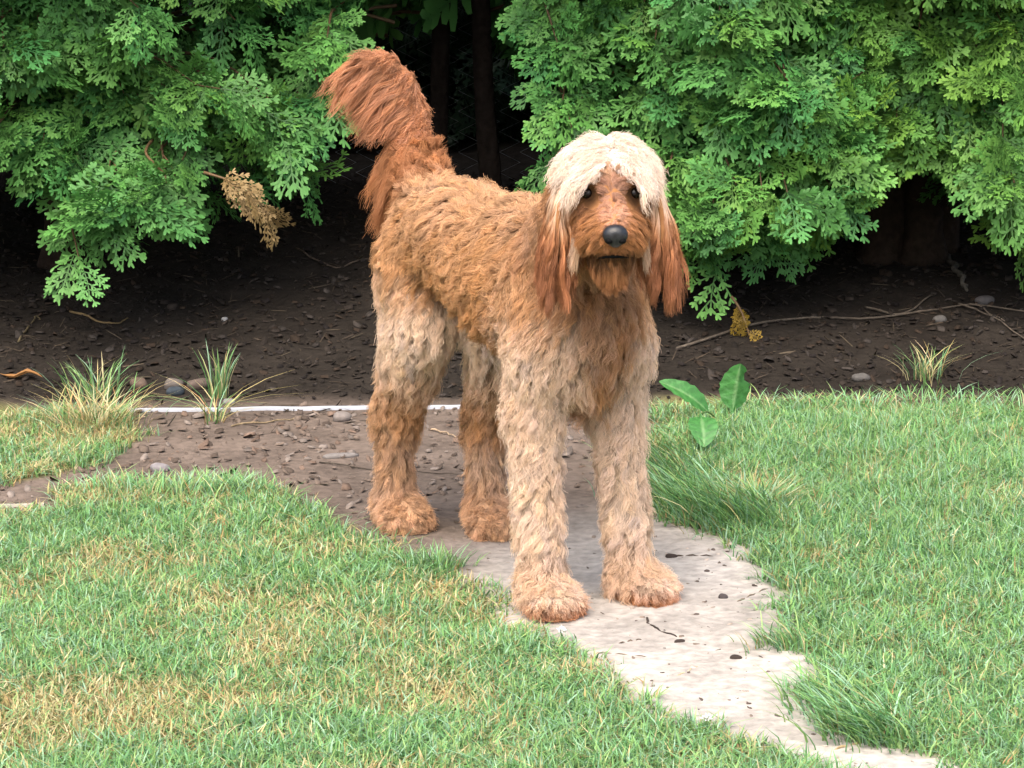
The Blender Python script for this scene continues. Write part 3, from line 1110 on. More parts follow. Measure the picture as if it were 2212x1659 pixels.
def front_surface(l, u, off=0.0):
    """point of the head surface seen from the front at lateral l, height u"""
    fs = np.linspace(0.25, -0.05, 400)
    d, _ = sdf(np.array([hd(f, l, u) for f in fs]))
    k = int(np.argmax(d < off))
    return hd(fs[k], l, u)


EYE = [front_surface(0.039 * s, -0.004) for s in (-1, 1)]
for ey in EYE:                                   # eye sockets
    BV -= h_f * (0.012 * np.exp(-(np.linalg.norm(BV - ey, axis=1) / 0.016) ** 2))[:, None]


# colours of the coat (hair has these colours all the way through; roots are redder)
def s2l(r, g_, b):
    return np.array([(c / 255 / 12.92) if c / 255 <= 0.04045 else ((c / 255 + 0.055) / 1.055) ** 2.4 for c in (r, g_, b)])


ALB = 0.74
APRICOT = s2l(216, 162, 108) * ALB * 0.86
CREAM = s2l(246, 220, 196) * ALB * 1.08
RUST = s2l(205, 140, 96) * ALB * 0.84
ORANGE = s2l(205, 147, 96) * ALB * 0.84
WHITE = s2l(255, 243, 232) * ALB * 1.0
DARKR = s2l(172, 112, 82) * ALB * 0.8


def mixc(a, b, t):
    t = np.asarray(t)[..., None]
    return a * (1 - t) + b * t


def coat_hard(P, reg):
    """pale sun-bleached legs and shoulders, apricot body, rust tail and face"""
    n = len(P)
    x, y, z = P[:, 0], P[:, 1], P[:, 2]
    c = np.tile(APRICOT, (n, 1))
    wob = 0.5 + 0.5 * np.sin(x * 31 + 4 * np.sin(y * 23)) * np.sin(z * 27 + 3 * np.sin(x * 19))
    isr = lambda *k: np.isin(reg, k)
    m = isr('torso', 'rump')
    c[m] = mixc(APRICOT, CREAM, 0.15 * sstep(0.60, 0.72, z) + 0.12 * wob)[m]
    low = sstep(0.60, 0.48, z) * 0.5
    c[m] = mixc(c, np.tile(ORANGE, (n, 1)), low)[m]
    m = isr('chest', 'neck')
    side = sstep(0.02, 0.085, np.abs(y))
    c[m] = mixc(np.tile(ORANGE * 0.92, (n, 1)), np.tile(CREAM, (n, 1)), np.clip(side * sstep(0.60, 0.48, z) + 0.05 + 0.2 * wob, 0, 1))[m]
    m = isr('shoulder')
    c[m] = mixc(CREAM * 0.97, APRICOT, 0.75 * sstep(0.48, 0.62, z) + 0.2 * wob)[m]
    m = isr('fleg')
    c[m] = mixc(CREAM, APRICOT, 0.22 * wob + 0.38 * sstep(0.16, 0.05, z))[m]
    m = isr('thigh')
    c[m] = mixc(np.tile(APRICOT, (n, 1)), np.tile(CREAM * 1.02, (n, 1)), np.clip(sstep(0.62, 0.44, z) * sstep(0.22, 0.42, z) * 0.85 + 0.15 * wob, 0, 1))[m]
    c[m] = mixc(c, np.tile(ORANGE * 0.95, (n, 1)), 0.55 * sstep(0.42, 0.22, z))[m]
    m = isr('hleg')
    c[m] = mixc(ORANGE * 0.92, CREAM * 0.85, 0.25 + 0.35 * wob)[m]
    m = isr('paw')
    c[m] = mixc(CREAM * 1.02, RUST * 1.05, np.clip(sstep(0.045, 0.015, z) * 0.85 + 0.15 * wob, 0, 1))[m]
    hind = isr('paw') & (x < 0)
    c[hind] = mixc(mixc(APRICOT, CREAM, 0.3), RUST, 0.3 * wob)[hind]
    m = isr('tail')
    c[m] = mixc(RUST, DARKR, 0.4 * wob)[m]
    m = isr('tailbase')
    c[m] = mixc(ORANGE, RUST, 0.5 + 0.3 * wob)[m]
    m = isr('skull')
    c[m] = ORANGE
    m = isr('muzzle')
    c[m] = mixc(ORANGE, RUST, 0.25 + 0.2 * wob)[m]
    m = isr('jaw')
    c[m] = mixc(ORANGE, RUST, 0.4) * 0.95
    return c


regs = np.array(REG)
UREG = sorted(set(REG))


def coat_colour(P, reg=None):
    """the same, with soft borders between the regions"""
    P = np.asarray(P, float)
    W = np.zeros((len(P), len(UREG)))
    AB = PB - PA
    l2 = (AB * AB).sum(1)
    for i0 in range(0, len(P), 20000):
        p = P[i0:i0 + 20000]
        ap = p[:, None, :] - PA[None]
        t = np.clip((ap * AB[None]).sum(-1) / l2[None], 0, 1)
        dd = np.linalg.norm(ap - t[..., None] * AB[None], axis=-1) - (RA + t * (RB - RA))
        e = np.exp(-(dd - dd.min(1, keepdims=True)) / 0.014)
        for r, nm in enumerate(UREG):
            W[i0:i0 + 20000, r] = e[:, regs == nm].max(1)
    W /= W.sum(1, keepdims=True)
    out = np.zeros((len(P), 3))
    for r, nm in enumerate(UREG):
        out += W[:, r:r + 1] * coat_hard(P, np.full(len(P), nm))
    return out


d, BN, bnear = sdf(BV, want=True)
dog = empty('dog', DOG_O, DOG_A, label='apricot curly-coated dog with raised plumed tail standing on the path facing the camera', cat='dog')
bcol = coat_colour(BV, regs[bnear]) * 0.8
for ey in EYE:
    bcol *= 1 - 0.9 * np.exp(-(np.linalg.norm(BV - ey, axis=1) / 0.028) ** 4)[:, None]  # shade of the eye hollows painted into the undercoat
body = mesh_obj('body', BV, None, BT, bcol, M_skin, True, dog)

# ---- hair engine: guides grow step by step, bend under gravity and slide over the body; hairs bundle around the guides
TRI = BV[BT]
TA = 0.5 * np.linalg.norm(np.cross(TRI[:, 1] - TRI[:, 0], TRI[:, 2] - TRI[:, 0]), axis=1)
TREG = regs[sdf(TRI.mean(1), want=True)[2]]
TC = TRI.mean(1)


def sample(mask, n, weight=None):
    ids = np.where(mask)[0]
    w = TA[ids] * (weight[ids] if weight is not None else 1)
    k = ids[np.searchsorted(np.cumsum(w) / w.sum(), RNG.random(n)).clip(0, len(ids) - 1)]
    u, v = RNG.random(n), RNG.random(n)
    f = u + v > 1
    u[f], v[f] = 1 - u[f], 1 - v[f]
    P = TRI[k, 0] + u[:, None] * (TRI[k, 1] - TRI[k, 0]) + v[:, None] * (TRI[k, 2] - TRI[k, 0])
    return P, TREG[k]


def swirl(P, f, seed):
    x, y, z = P[:, 0] * f, P[:, 1] * f, P[:, 2] * f
    return np.stack([np.sin(y * 1.3 + seed) * np.cos(z * 1.1 + seed * 2), np.sin(z * 1.2 + seed * 3) * np.cos(x * 0.9 + seed), np.sin(x * 1.1 + seed * 5) * np.cos(y * 1.4 + seed)], -1)


def grow(P, D, L, S, grav, stiff=0.75, off0=0.002, off1=0.012, flow=None, collide=True, fluff=None):
    n = len(P)
    pts = np.empty((n, S, 3))
    pts[:, 0] = P
    p = P.copy()
    d = nrm(D)
    base = d.copy()
    step = (L / (S - 1))[:, None]
    gv = np.zeros((n, 3))
    gv[:, 2] = -1
    for s in range(1, S):
        u = s / (S - 1)
        tgt = gv * np.asarray(grav)[..., None] if np.ndim(grav) else gv * grav
        f = base if flow is None else flow
        d = nrm(d * stiff + f * (1 - stiff) * 0.6 + tgt * (1 - stiff))
        p = p + d * step
        if collide:
            sd, G = sdf(p, k=0.008)
            need = (off0 + (off1 - off0) * u) if fluff is None else off0 + (fluff - off0) * u
            push = np.clip(need - sd, 0, 0.03)
            p = p + G * push[:, None]
        pts[:, s] = p
        d = nrm(p - pts[:, s - 1])
    return pts


def wave(pts, nrmls, amp, lam, phase, L):
    """crimp the guides sideways"""
    n, S, _ = pts.shape
    t = nrm(np.gradient(pts, axis=1))
    b = nrm(np.cross(t, nrmls[:, None, :]))
    c = np.cross(b, t)
    u = np.linspace(0, 1, S)[None, :]
    s = u * L[:, None]
    a = amp[:, None] * np.minimum(1, u * 2.2)
    w = np.sin(2 * math.pi * s / lam[:, None] + phase[:, None]) - np.sin(phase)[:, None]
    w2 = np.cos(2 * math.pi * s / lam[:, None] + phase[:, None]) - np.cos(phase)[:, None]
    return pts + b * (a * w)[..., None] + c * (0.55 * a * w2)[..., None]


def make_hair(name, R, guides, groot, gcol, ccol, radius, clump=0.75, frizz=0.0012, tipc=1.12, rootc=0.62, grad=None, parent=None, lenvar=0.25, label=None, keep=None, cpow=0.8):
    """R child roots; guides (g,S,3); gcol per guide multiplier; ccol per child colour"""
    kd = kdtree.KDTree(len(groot))
    for i, p in enumerate(groot):
        kd.insert(p, i)
    kd.balance()
    gi = np.fromiter((kd.find(p)[1] for p in R), int, len(R))
    S = guides.shape[1]
    n = len(R)
    u = np.linspace(0, 1, S)
    off = R - groot[gi]
    prof = (1 - clump * u ** cpow)[None, :, None]
    gsel = guides[gi]
    cut = 1 - lenvar * RNG.random(n)
    # shorten some hairs by resampling along the guide
    uu = u[None, :] * cut[:, None] * (S - 1)
    i0 = np.clip(np.floor(uu).astype(int), 0, S - 2)
    fr = (uu - i0)[..., None]
    ar = np.arange(n)[:, None]
    P = gsel[ar, i0] * (1 - fr) + gsel[ar, i0 + 1] * fr
    P = P + off[:, None, :] * prof
    fz = RNG.normal(0, frizz, (n, 3))
    fz2 = RNG.normal(0, frizz * 0.6, (n, S, 3)) * u[None, :, None]
    P = P + fz[:, None, :] * (u ** 1.2)[None, :, None] * 2 + fz2
    P[..., 2] = np.maximum(P[..., 2], 0.003)
    if keep is not None:
        kk = keep(P)
        P, gi, ccol = P[kk], gi[kk], ccol[kk]
        n = len(P)
    cu = bpy.data.hair_curves.new(name)
    cu.add_curves([S] * n)
    cu.attributes['position'].data.foreach_set('vector', P.astype(np.float32).ravel())
    rad = (radius * RNG.uniform(0.7, 1.3, (n, 1)) * (1 - 0.75 * u[None, :] ** 2)).astype(np.float32)
    ra = cu.attributes.new('radius', 'FLOAT', 'POINT') if 'radius' not in cu.attributes else cu.attributes['radius']
    ra.data.foreach_set('value', rad.ravel())
    var = gcol[gi] * RNG.uniform(0.85, 1.15, (n, 1))
    if grad is None:
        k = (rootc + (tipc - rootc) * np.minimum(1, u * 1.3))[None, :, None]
        C = ccol[:, None, :] * var[:, None, :] * k
    else:
        C = grad(ccol, u) * var[:, None, :]
    C4 = np.ones((n, S, 4), np.float32)
    mx = C.max(-1, keepdims=True)
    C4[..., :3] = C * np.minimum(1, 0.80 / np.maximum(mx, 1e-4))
    a = cu.attributes.new('Col', 'FLOAT_COLOR', 'POINT')
    a.data.foreach_set('color', C4.ravel())
    cu.materials.append(M_hair)
    o = bpy.data.objects.new(name, cu)
    link(o, parent, label=label)
    return o


def gtint(n, v=0.16, warm=0.05):
    t = RNG.normal(1, v, (n, 1))
    return np.clip(t, 0.6, 1.45) * (1 + RNG.normal(0, warm, (n, 1)) * np.array([[0.2, 0.0, -0.8]]))


# --- body coat: wavy locks
COMB = {'torso': (-0.75, 0, -0.65), 'rump': (-0.6, 0, -0.8), 'chest': (0.05, 0, -1), 'neck': (-0.05, 0, -1), 'shoulder': (-0.2, 0, -1), 'fleg': (-0.12, 0, -1),
        'thigh': (-0.35, 0, -0.95), 'hleg': (0.0, 0, -1), 'paw': (0.6, 0, -0.6), 'tailbase': (-0.4, -0.3, 0.5)}
LEN = {'torso': 0.052, 'rump': 0.052, 'chest': 0.070, 'neck': 0.068, 'shoulder': 0.066, 'fleg': 0.060, 'thigh': 0.062, 'hleg': 0.044, 'paw': 0.016, 'tailbase': 0.030}
LIFT = {'torso': 0.45, 'rump': 0.48, 'chest': 0.38, 'neck': 0.36, 'shoulder': 0.32, 'fleg': 0.30, 'thigh': 0.34, 'hleg': 0.28, 'paw': 0.35, 'tailbase': 0.6}
coat_regs = list(COMB)
CM = np.isin(TREG, coat_regs)
cw = np.where(np.isin(TREG, ['paw']), 2.0, np.where(np.isin(TREG, ['fleg', 'hleg']), 1.3, 1.0))
NG, NC = 6200, 195000
GP, GR = sample(CM, NG, cw)
_, GN = sdf(GP)
comb = np.array([COMB[r] for r in GR])
comb = comb + 0.45 * swirl(GP, 28, 1.0) + 0.25 * swirl(GP, 70, 2.3) + RNG.normal(0, 0.18, (NG, 3))
tg = nrm(comb - (comb * GN).sum(1, keepdims=True) * GN)
lift = np.array([LIFT[r] for r in GR])
D0 = nrm(tg * (1 - lift)[:, None] + GN * lift[:, None])
L = np.array([LEN[r] for r in GR]) * RNG.uniform(0.75, 1.25, NG)
gr = np.where(np.isin(GR, ['torso', 'rump', 'tailbase']), 0.35, 0.9)
pts = grow(GP, D0, L, 10, gr, stiff=0.72, off1=0.014, flow=tg)
amp = np.where(np.isin(GR, ['paw', 'hleg']), 0.0022, 0.0050) * RNG.uniform(0.6, 1.4, NG)
lam = RNG.uniform(0.024, 0.040, NG)
ph = 3.0 * swirl(GP, 40, 4.0)[:, 0] + RNG.normal(0, 1.0, NG)
pts = wave(pts, GN, amp, lam, ph, L)
CP, CR = sample(CM, NC, cw)
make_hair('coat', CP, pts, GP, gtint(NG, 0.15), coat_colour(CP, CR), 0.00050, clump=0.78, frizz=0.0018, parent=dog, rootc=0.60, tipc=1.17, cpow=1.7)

# --- tail plume
TM = TREG == 'tail'
NG2, NC2 = 500, 15000
GP, _ = sample(TM, NG2)
_, GN = sdf(GP)
sweep = nrm(vec_local(np.array([-0.80, -0.1, -0.62])))
tt = np.clip((GP[:, 2] - 0.70) / 0.24, 0, 1)
dirs = nrm(sweep[None] * 0.9 + GN * 0.35 + np.array([0, 0, 1.0])[None] * ((tt - 0.45) * 0.55)[:, None] + RNG.normal(0, 0.10, (NG2, 3)))
L = (0.022 + 0.100 * sstep(0.38, 0.66, tt)) * RNG.uniform(0.75, 1.12, NG2)
back = (GN @ sweep) < -0.2
L[back] *= 0.3
pts = grow(GP, dirs, L, 11, 0.55, stiff=0.86, off1=0.006, flow=np.tile(sweep, (NG2, 1)))
pts = wave(pts, GN, np.full(NG2, 0.006) * RNG.uniform(0.3, 1.3, NG2), RNG.uniform(0.07, 0.12, NG2), RNG.uniform(0, 6.28, NG2), L)
CP, CR = sample(TM, NC2)
tailc = mixc(np.tile(RUST, (NC2, 1)), np.tile(s2l(226, 172, 138) * ALB, (NC2, 1)), RNG.random(NC2) * 0.6)
make_hair('tail_plume', CP, pts, GP, gtint(NG2, 0.16), tailc, 0.00055, clump=0.65, frizz=0.0022, parent=dog, rootc=0.75, tipc=1.12, lenvar=0.4)
# feathering that hangs from the underside of the tail root
TB = (np.isin(TREG, ['tailbase', 'tail'])) & (TC[:, 2] < 0.80) & (TC[:, 0] < -0.40)
NG3 = 160
GP, _ = sample(TB, NG3)
_, GN = sdf(GP)
dn = nrm(vec_local(np.array([-0.42, 0.25, -0.85])))
dirs = nrm(dn[None] + GN * 0.5 + RNG.normal(0, 0.12, (NG3, 3)))
L = RNG.uniform(0.08, 0.15, NG3)
pts = grow(GP, dirs, L, 10, 0.9, stiff=0.85, off1=0.01)
pts = wave(pts, GN, np.full(NG3, 0.004), RNG.uniform(0.05, 0.09, NG3), RNG.uniform(0, 6.28, NG3), L)
CP, CR = sample(TB, 6000)
make_hair('tail_feathering', CP, pts, GP, gtint(NG3, 0.15), np.tile(mixc(RUST, ORANGE, 0.3), (6000, 1)), 0.00055, clump=0.6, frizz=0.0022, parent=dog, rootc=0.7, tipc=1.05)


# --- head: coordinates in the head frame
def hcoord(P):
    d = P - HC
    return np.stack([d @ h_f, d @ h_l, d @ h_u], -1)


def hvec(f, l, u):
    return np.asarray(f)[..., None] * h_f + np.asarray(l)[..., None] * h_l + np.asarray(u)[..., None] * h_u


HT = hcoord(TC)
def clear_eyes(r, inner=0.0):
    """keep hairs that do not hang in front of the eyes"""
    def f(P):
        q = hcoord(P.reshape(-1, 3))
        bad = np.zeros(len(q), bool)
        for ey in EYE:
            e = hcoord(ey[None])[0]
            sg = 1 if e[1] > 0 else -1
            dl, du = (q[:, 1] - e[1]) * sg, q[:, 2] - e[2]
            m = (dl / r) ** 2 + (du / (r * 1.15)) ** 2 < 1
            if inner:
                m = (dl < inner) & (dl > -0.06) & (du < 0.022) & (du > -0.05)
            bad |= m & (q[:, 0] > e[0] - 0.02)
        return ~bad.reshape(P.shape[:2]).any(1)
    return f


# face: short sleek hair, parted along the bridge, growing into moustache and beard
FM = np.isin(TREG, ['muzzle', 'jaw']) | ((TREG == 'skull') & (HT[:, 0] > -0.02) & ((HT[:, 2] < 0.016) | ((np.abs(HT[:, 1]) < 0.03) & (HT[:, 2] < 0.04) & (HT[:, 0] > 0.05))))
for ey in EYE:
    FM &= np.linalg.norm(TC - ey, axis=1) > 0.014
NG4, NC4 = 1300, 44000
GP, GR = sample(FM, NG4)
_, GN = sdf(GP)
q = hcoord(GP)
sd = np.sign(q[:, 1]) * sstep(0.0, 0.012, np.abs(q[:, 1]))
comb = hvec(-0.45 * np.ones(NG4), 0.9 * sd, -0.75 * np.ones(NG4))
jm = (GR == 'jaw') | (q[:, 2] < -0.088)
comb[jm] = hvec(np.full(jm.sum(), 0.15), 0.25 * sd[jm], -1.0 * np.ones(jm.sum()))
fore = (GR == 'skull') & (q[:, 0] > 0.03)
comb[fore] = hvec(np.full(fore.sum(), 0.25), 0.55 * sd[fore], 0.55 * np.ones(fore.sum()))
tg = nrm(comb - (comb * GN).sum(1, keepdims=True) * GN + RNG.normal(0, 0.12, (NG4, 3)))
L = np.full(NG4, 0.030)
bridge = (np.abs(q[:, 1]) < 0.022) & (q[:, 2] > -0.035) & (q[:, 0] > 0.05)
L = L * (0.6 + 0.8 * sstep(0.01, 0.045, np.abs(q[:, 1])))
L[bridge] = 0.014
nose_near = np.linalg.norm(q - np.array([0.165, 0, -0.045]), axis=1)
L *= 0.35 + 0.65 * sstep(0.015, 0.05, nose_near)
L *= 1 - 0.6 * np.exp(-((q[:, 2] + 0.082) / 0.010) ** 2) * (np.abs(q[:, 1]) < 0.03) * (q[:, 0] > 0.1)
L[jm] = 0.040
L[fore] = 0.020
for ey in EYE:
    L *= 0.4 + 0.6 * sstep(0.014, 0.04, np.linalg.norm(GP - ey, axis=1))
D0 = nrm(tg * 0.84 + GN * 0.16)
pts = grow(GP, D0, L, 8, 0.35, stiff=0.78, off1=0.006, flow=tg)
pts = wave(pts, GN, np.full(NG4, 0.0010), RNG.uniform(0.03, 0.05, NG4), RNG.uniform(0, 6.28, NG4), L)
CP, CR = sample(FM, NC4)
q = hcoord(CP)
fc = coat_colour(CP, CR)
pinkish = s2l(226, 176, 148) * ALB
br = sstep(0.024, 0.010, np.abs(q[:, 1])) * sstep(0.045, 0.075, q[:, 0]) * sstep(-0.05, -0.02, q[:, 2])
fc = mixc(fc, np.tile(pinkish, (NC4, 1)), br * 0.8)
pale = sstep(0.03, 0.05, q[:, 0]) * sstep(-0.02, 0.0, q[:, 2]) * sstep(0.03, 0.01, np.abs(q[:, 1])) * sstep(0.085, 0.06, q[:, 0])
fc = mixc(fc, np.tile(s2l(240, 205, 170) * ALB, (NC4, 1)), pale * 0.8)
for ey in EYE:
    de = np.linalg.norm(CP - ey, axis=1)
    fc = mixc(fc, np.tile(DARKR * 0.25, (NC4, 1)), 0.95 * np.exp(-(de / 0.033) ** 2))  # eye-hollow shade painted into the surrounding hair colour
lip = np.exp(-((q[:, 2] + 0.091) / 0.009) ** 2) * sstep(0.05, 0.08, q[:, 0])
fc = fc * (1 - 0.72 * lip)[:, None]  # shadow along the mouth put into the hair colour
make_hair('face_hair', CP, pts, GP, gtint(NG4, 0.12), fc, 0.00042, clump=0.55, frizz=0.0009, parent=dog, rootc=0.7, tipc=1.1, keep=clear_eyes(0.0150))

# topknot: pale, parted in the middle, falling to both sides of the face
KM = (TREG == 'skull') & (HT[:, 2] > 0.018) & ~((np.abs(HT[:, 1]) < 0.030) & (HT[:, 0] > 0.056))
NG5, NC5 = 560, 34000
GP, _ = sample(KM, NG5)
_, GN = sdf(GP)
q = hcoord(GP)
sd = np.where(q[:, 1] + RNG.normal(0, 0.003, NG5) > 0, 1.0, -1.0)
frn = sstep(0.0, 0.04, q[:, 0])
dirs = nrm(hvec(0.05 + 0.40 * frn * RNG.random(NG5), (0.40 + 0.25 * frn) * sd, 0.10 * np.ones(NG5)) + GN * 0.55 + RNG.normal(0, 0.14, (NG5, 3)))
L = RNG.uniform(0.036, 0.054, NG5) * (1 - frn) + RNG.uniform(0.044, 0.072, NG5) * frn
L *= 0.8 + 0.25 * sstep(0.0, 0.04, np.abs(q[:, 1]))
pts = grow(GP, dirs, L, 12, 1.5, stiff=0.72, off0=0.003, off1=0.010)
pts = wave(pts, GN, np.full(NG5, 0.004) * RNG.uniform(0.5, 1.3, NG5), RNG.uniform(0.045, 0.075, NG5), RNG.uniform(0, 6.28, NG5), L)
CP, _ = sample(KM, NC5)


def knot_grad(c, u):
    k = (0.84 + 0.2 * np.minimum(1, u * 2))[None, :, None]
    t = (0.8 * u ** 1.3)[None, :, None]
    return c[:, None, :] * k * (1 - t) + (CREAM * 1.02) * t


make_hair('topknot', CP, pts, GP, gtint(NG5, 0.10, 0.03), np.tile(WHITE, (NC5, 1)), 0.00050, clump=0.70, frizz=0.0022, parent=dog, grad=knot_grad, lenvar=0.5, keep=clear_eyes(0.0, 0.0015))

# pale wisps hanging from the corners of the mouth
for s in (-1, 1):
    NGw = 9
    GP = np.array([hd(0.070 + 0.02 * RNG.random(), s * (0.050 + 0.008 * RNG.random()), -0.070 - 0.015 * RNG.random()) for _ in range(NGw)])
    L = RNG.uniform(0.045, 0.07, NGw)
    GNw = np.tile(hvec(0.0, float(s), 0.0), (NGw, 1))
    pts = grow(GP, nrm(hvec(np.full(NGw, 0.1), np.full(NGw, 0.35 * s), -np.ones(NGw)) + RNG.normal(0, 0.06, (NGw, 3))), L, 9, 1.0, stiff=0.85, off1=0.008)
    CP = GP[RNG.integers(0, NGw, 300)] + RNG.normal(0, 0.0040, (300, 3))
    make_hair('cheek_wisp', CP, pts, GP, gtint(NGw, 0.06), np.tile(mixc(CREAM, APRICOT, 0.45), (300, 1)), 0.00050, clump=0.7, frizz=0.0016, parent=dog, rootc=0.7, tipc=1.0)

# ears: drooping leathers with long straight hair
for s in (-1, 1):
    A = hd(-0.010, 0.058 * s, 0.036)
    Bp = A + hvec(0.018, 0.030 * s, 0) + np.array([0, 0, -0.155])
    n, m = 10, 7
    rows, top = [], []
    for i in range(n):
        t = i / (n - 1)
        c = A + (Bp - A) * t + hvec(0.0, 0.014 * s * math.sin(t * math.pi), 0)
        wd = 0.020 + 0.026 * math.sin(min(1, t * 1.05) * math.pi * 0.62) - 0.020 * max(0, t - 0.75) * 3
        for k in range(m):
            v = (k / (m - 1) - 0.5) * 2
            rows.append(c + hvec(v * wd, 0.006 * s * (1 - v * v), 0))
    rows = np.array(rows)
    ndir = hvec(0.0, 1.0 * s, 0.1)
    V2 = np.concatenate([rows + ndir * 0.004, rows - ndir * 0.004])
    Qe = []
    K = n * m
    for i in range(n - 1):
        for k in range(m - 1):
            a, b, c, d2 = i * m + k, i * m + k + 1, (i + 1) * m + k + 1, (i + 1) * m + k
            Qe += [[a, b, c, d2], [K + d2, K + c, K + b, K + a]]
    for i in range(n - 1):
        Qe += [[i * m, (i + 1) * m, K + (i + 1) * m, K + i * m], [K + i * m + m - 1, K + (i + 1) * m + m - 1, (i + 1) * m + m - 1, i * m + m - 1]]
    for k in range(m - 1):
        Qe += [[k, K + k, K + k + 1, k + 1], [(n - 1) * m + k + 1, K + (n - 1) * m + k + 1, K + (n - 1) * m + k, (n - 1) * m + k]]
    ear = mesh_obj('ear', V2, Qe, None, np.tile(mixc(APRICOT, RUST, 0.5) * 0.7, (len(V2), 1)), M_skin, True, dog)
    NGe, NCe = 340, 22000

    def ear_roots(nn):
        t = RNG.random(nn) ** 1.15 * (n - 1.001)
        v = RNG.random(nn) * (m - 1.001)
        i, k = t.astype(int), v.astype(int)
        ft, fv = (t - i)[:, None], (v - k)[:, None]
        g0 = rows[i * m + k] * (1 - fv) + rows[i * m + k + 1] * fv
        g1 = rows[(i + 1) * m + k] * (1 - fv) + rows[(i + 1) * m + k + 1] * fv
        outer = RNG.random(nn) < 0.72
        return g0 * (1 - ft) + g1 * ft + ndir * np.where(outer, 0.005, -0.005)[:, None], t / (n - 1), v / (m - 1) * 2 - 1, outer
    GP, et, evv, eo = ear_roots(NGe)
    dirs = nrm(np.array([0, 0, -1.0])[None] + hvec(0.25 * evv, np.where(eo, 0.28, -0.30) * s * (1 - 0.5 * et), np.zeros(NGe)) + RNG.normal(0, 0.07, (NGe, 3)))
    L = (0.190 - 0.085 * et) * RNG.uniform(0.8, 1.12, NGe)
    pts = grow(GP, dirs, L, 12, 1.2, stiff=0.86, off0=0.0, off1=0.012)
    GN = np.tile(ndir, (NGe, 1))
    pts = wave(pts, GN, np.full(NGe, 0.0058) * RNG.uniform(0.3, 1.4, NGe), RNG.uniform(0.06, 0.11, NGe), RNG.uniform(0, 6.28, NGe), L)
    CP, ct, cv, co = ear_roots(NCe)
    cmix = np.clip(ct * 1.0, 0, 1)

    def ear_grad(c, u, ct=ct):
        z = np.clip(ct[:, None] * 0.75 + u[None, :] * 0.85, 0, 1.4)
        pale = mixc(APRICOT, CREAM, 0.7)
        mid = mixc(APRICOT, RUST, 0.6)
        redd = mixc(RUST, DARKR, 0.45)
        a = sstep(0.30, 0.75, z)[..., None]
        b = sstep(0.52, 1.0, z)[..., None]
        return (pale * (1 - a) + mid * a) * (1 - b) + redd * b
    make_hair('ear_hair', CP, pts, GP, gtint(NGe, 0.15), np.tile(RUST, (NCe, 1)), 0.00052, clump=0.7, frizz=0.0014, parent=ear, grad=ear_grad, lenvar=0.35)


# nose, eyes, mouth
def blob(c, rf, rl, ru, fn=None, n=20, m=14):
    V = []
    for i in range(m + 1):
        th = math.pi * i / m
        for k in range(n):
            ph = 2 * math.pi * k / n
            v = np.array([math.cos(th), math.sin(th) * math.cos(ph), math.sin(th) * math.sin(ph)])
            if fn:
                v = fn(v)
            V.append(c + h_f * v[0] * rf + h_l * v[1] * rl + h_u * v[2] * ru)
    Q = [[i * n + k, i * n + (k + 1) % n, (i + 1) * n + (k + 1) % n, (i + 1) * n + k] for i in range(m) for k in range(n)]
    return np.array(V), np.array(Q)


def nose_shape(v):
    f, l, u = v
    w = 1.0 + 0.10 * u                       # broader on top, narrowing to the philtrum
    if u < 0:
        w -= 0.42 * u * u
    flatf = np.sign(f) * abs(f) ** 0.75
    groove = 0.10 * math.exp(-(l / 0.16) ** 2) * (1 if u < 0.35 else 0) * (f > 0)
    return np.array([flatf - groove, l * w, u * (0.92 if u > 0 else 1.0)])


NZ = front_surface(0, -0.044) + h_f * 0.004
v, qd = blob(NZ, 0.017, 0.0215, 0.0205, nose_shape)
nose = mesh_obj('nose', v, qd, None, None, M_nose, True, dog)
for s in (-1, 1):
    v, qd = blob(NZ + h_f * 0.0128 + h_l * 0.0110 * s - h_u * 0.0050, 0.0055, 0.0068, 0.0052, None, 12, 8)
    mesh_obj('nostril', v, qd, None, None, M_dark, True, nose)
for ey in EYE:
    v, qd = blob(ey - h_f * 0.0145, 0.0112, 0.0110, 0.0104, None, 16, 10)
    mesh_obj('eye', v, qd, None, None, M_eye, True, dog)
P = spline([front_surface(l, -0.087 - 12.0 * l * l, 0.003) for l in (-0.027, -0.018, -0.009, 0.0, 0.009, 0.018, 0.027)], 18)
tv, tq, tt = tube(P, np.concatenate([np.linspace(0.0015, 0.0032, 9), np.linspace(0.0032, 0.0015, 9)]), 8)
mesh_obj('lip', tv, tq, tt, None, M_dark, True, dog)


RNG = np.random.default_rng(33)
# ------------------------------------------------------------------ small things on the ground
def strip_obj(name, pts, w, h, mat, **kw):
    """flat-topped strip following the ground"""
    P = spline(pts, 40)
    P[:, 2] = ground_h(P[:, 0], P[:, 1])
    T = nrm(np.gradient(P, axis=0))
    S = nrm(np.cross(T, [0, 0, 1]))
    prof = [(-w / 2, -0.03), (-w / 2, h * 0.7), (-w / 4, h), (w / 4, h), (w / 2, h * 0.7), (w / 2, -0.03)]
    V = np.concatenate([np.stack([p + S[i] * a + np.array([0, 0, b]) for a, b in prof]) for i, p in enumerate(P)])
    n = len(prof)
    Q = [[i * n + k, i * n + k + 1, (i + 1) * n + k + 1, (i + 1) * n + k] for i in range(len(P) - 1) for k in range(n - 1)]
    return mesh_obj(name, V, Q, None, None, mat, False, loc=P[20], **kw)


def gp(px, py, dz=0.0):
    p = on_ground(px, py)
    return p + [0, 0, dz]


strip_obj('edging_strip', [gp(275, 890), gp(420, 889), gp(640, 887), gp(860, 884), gp(1045, 882), gp(1180, 880)], 0.008, 0.009, M_edge,
          label='thin white plastic edging strip along the bed behind the dog', cat='edging')
strip_obj('edging_strip', [gp(-140, 1098), gp(-20, 1096), gp(40, 1095), gp(96, 1093)], 0.009, 0.007, M_strip,
          label='short pale edging piece at the left picture edge beside the lawn', cat='edging')


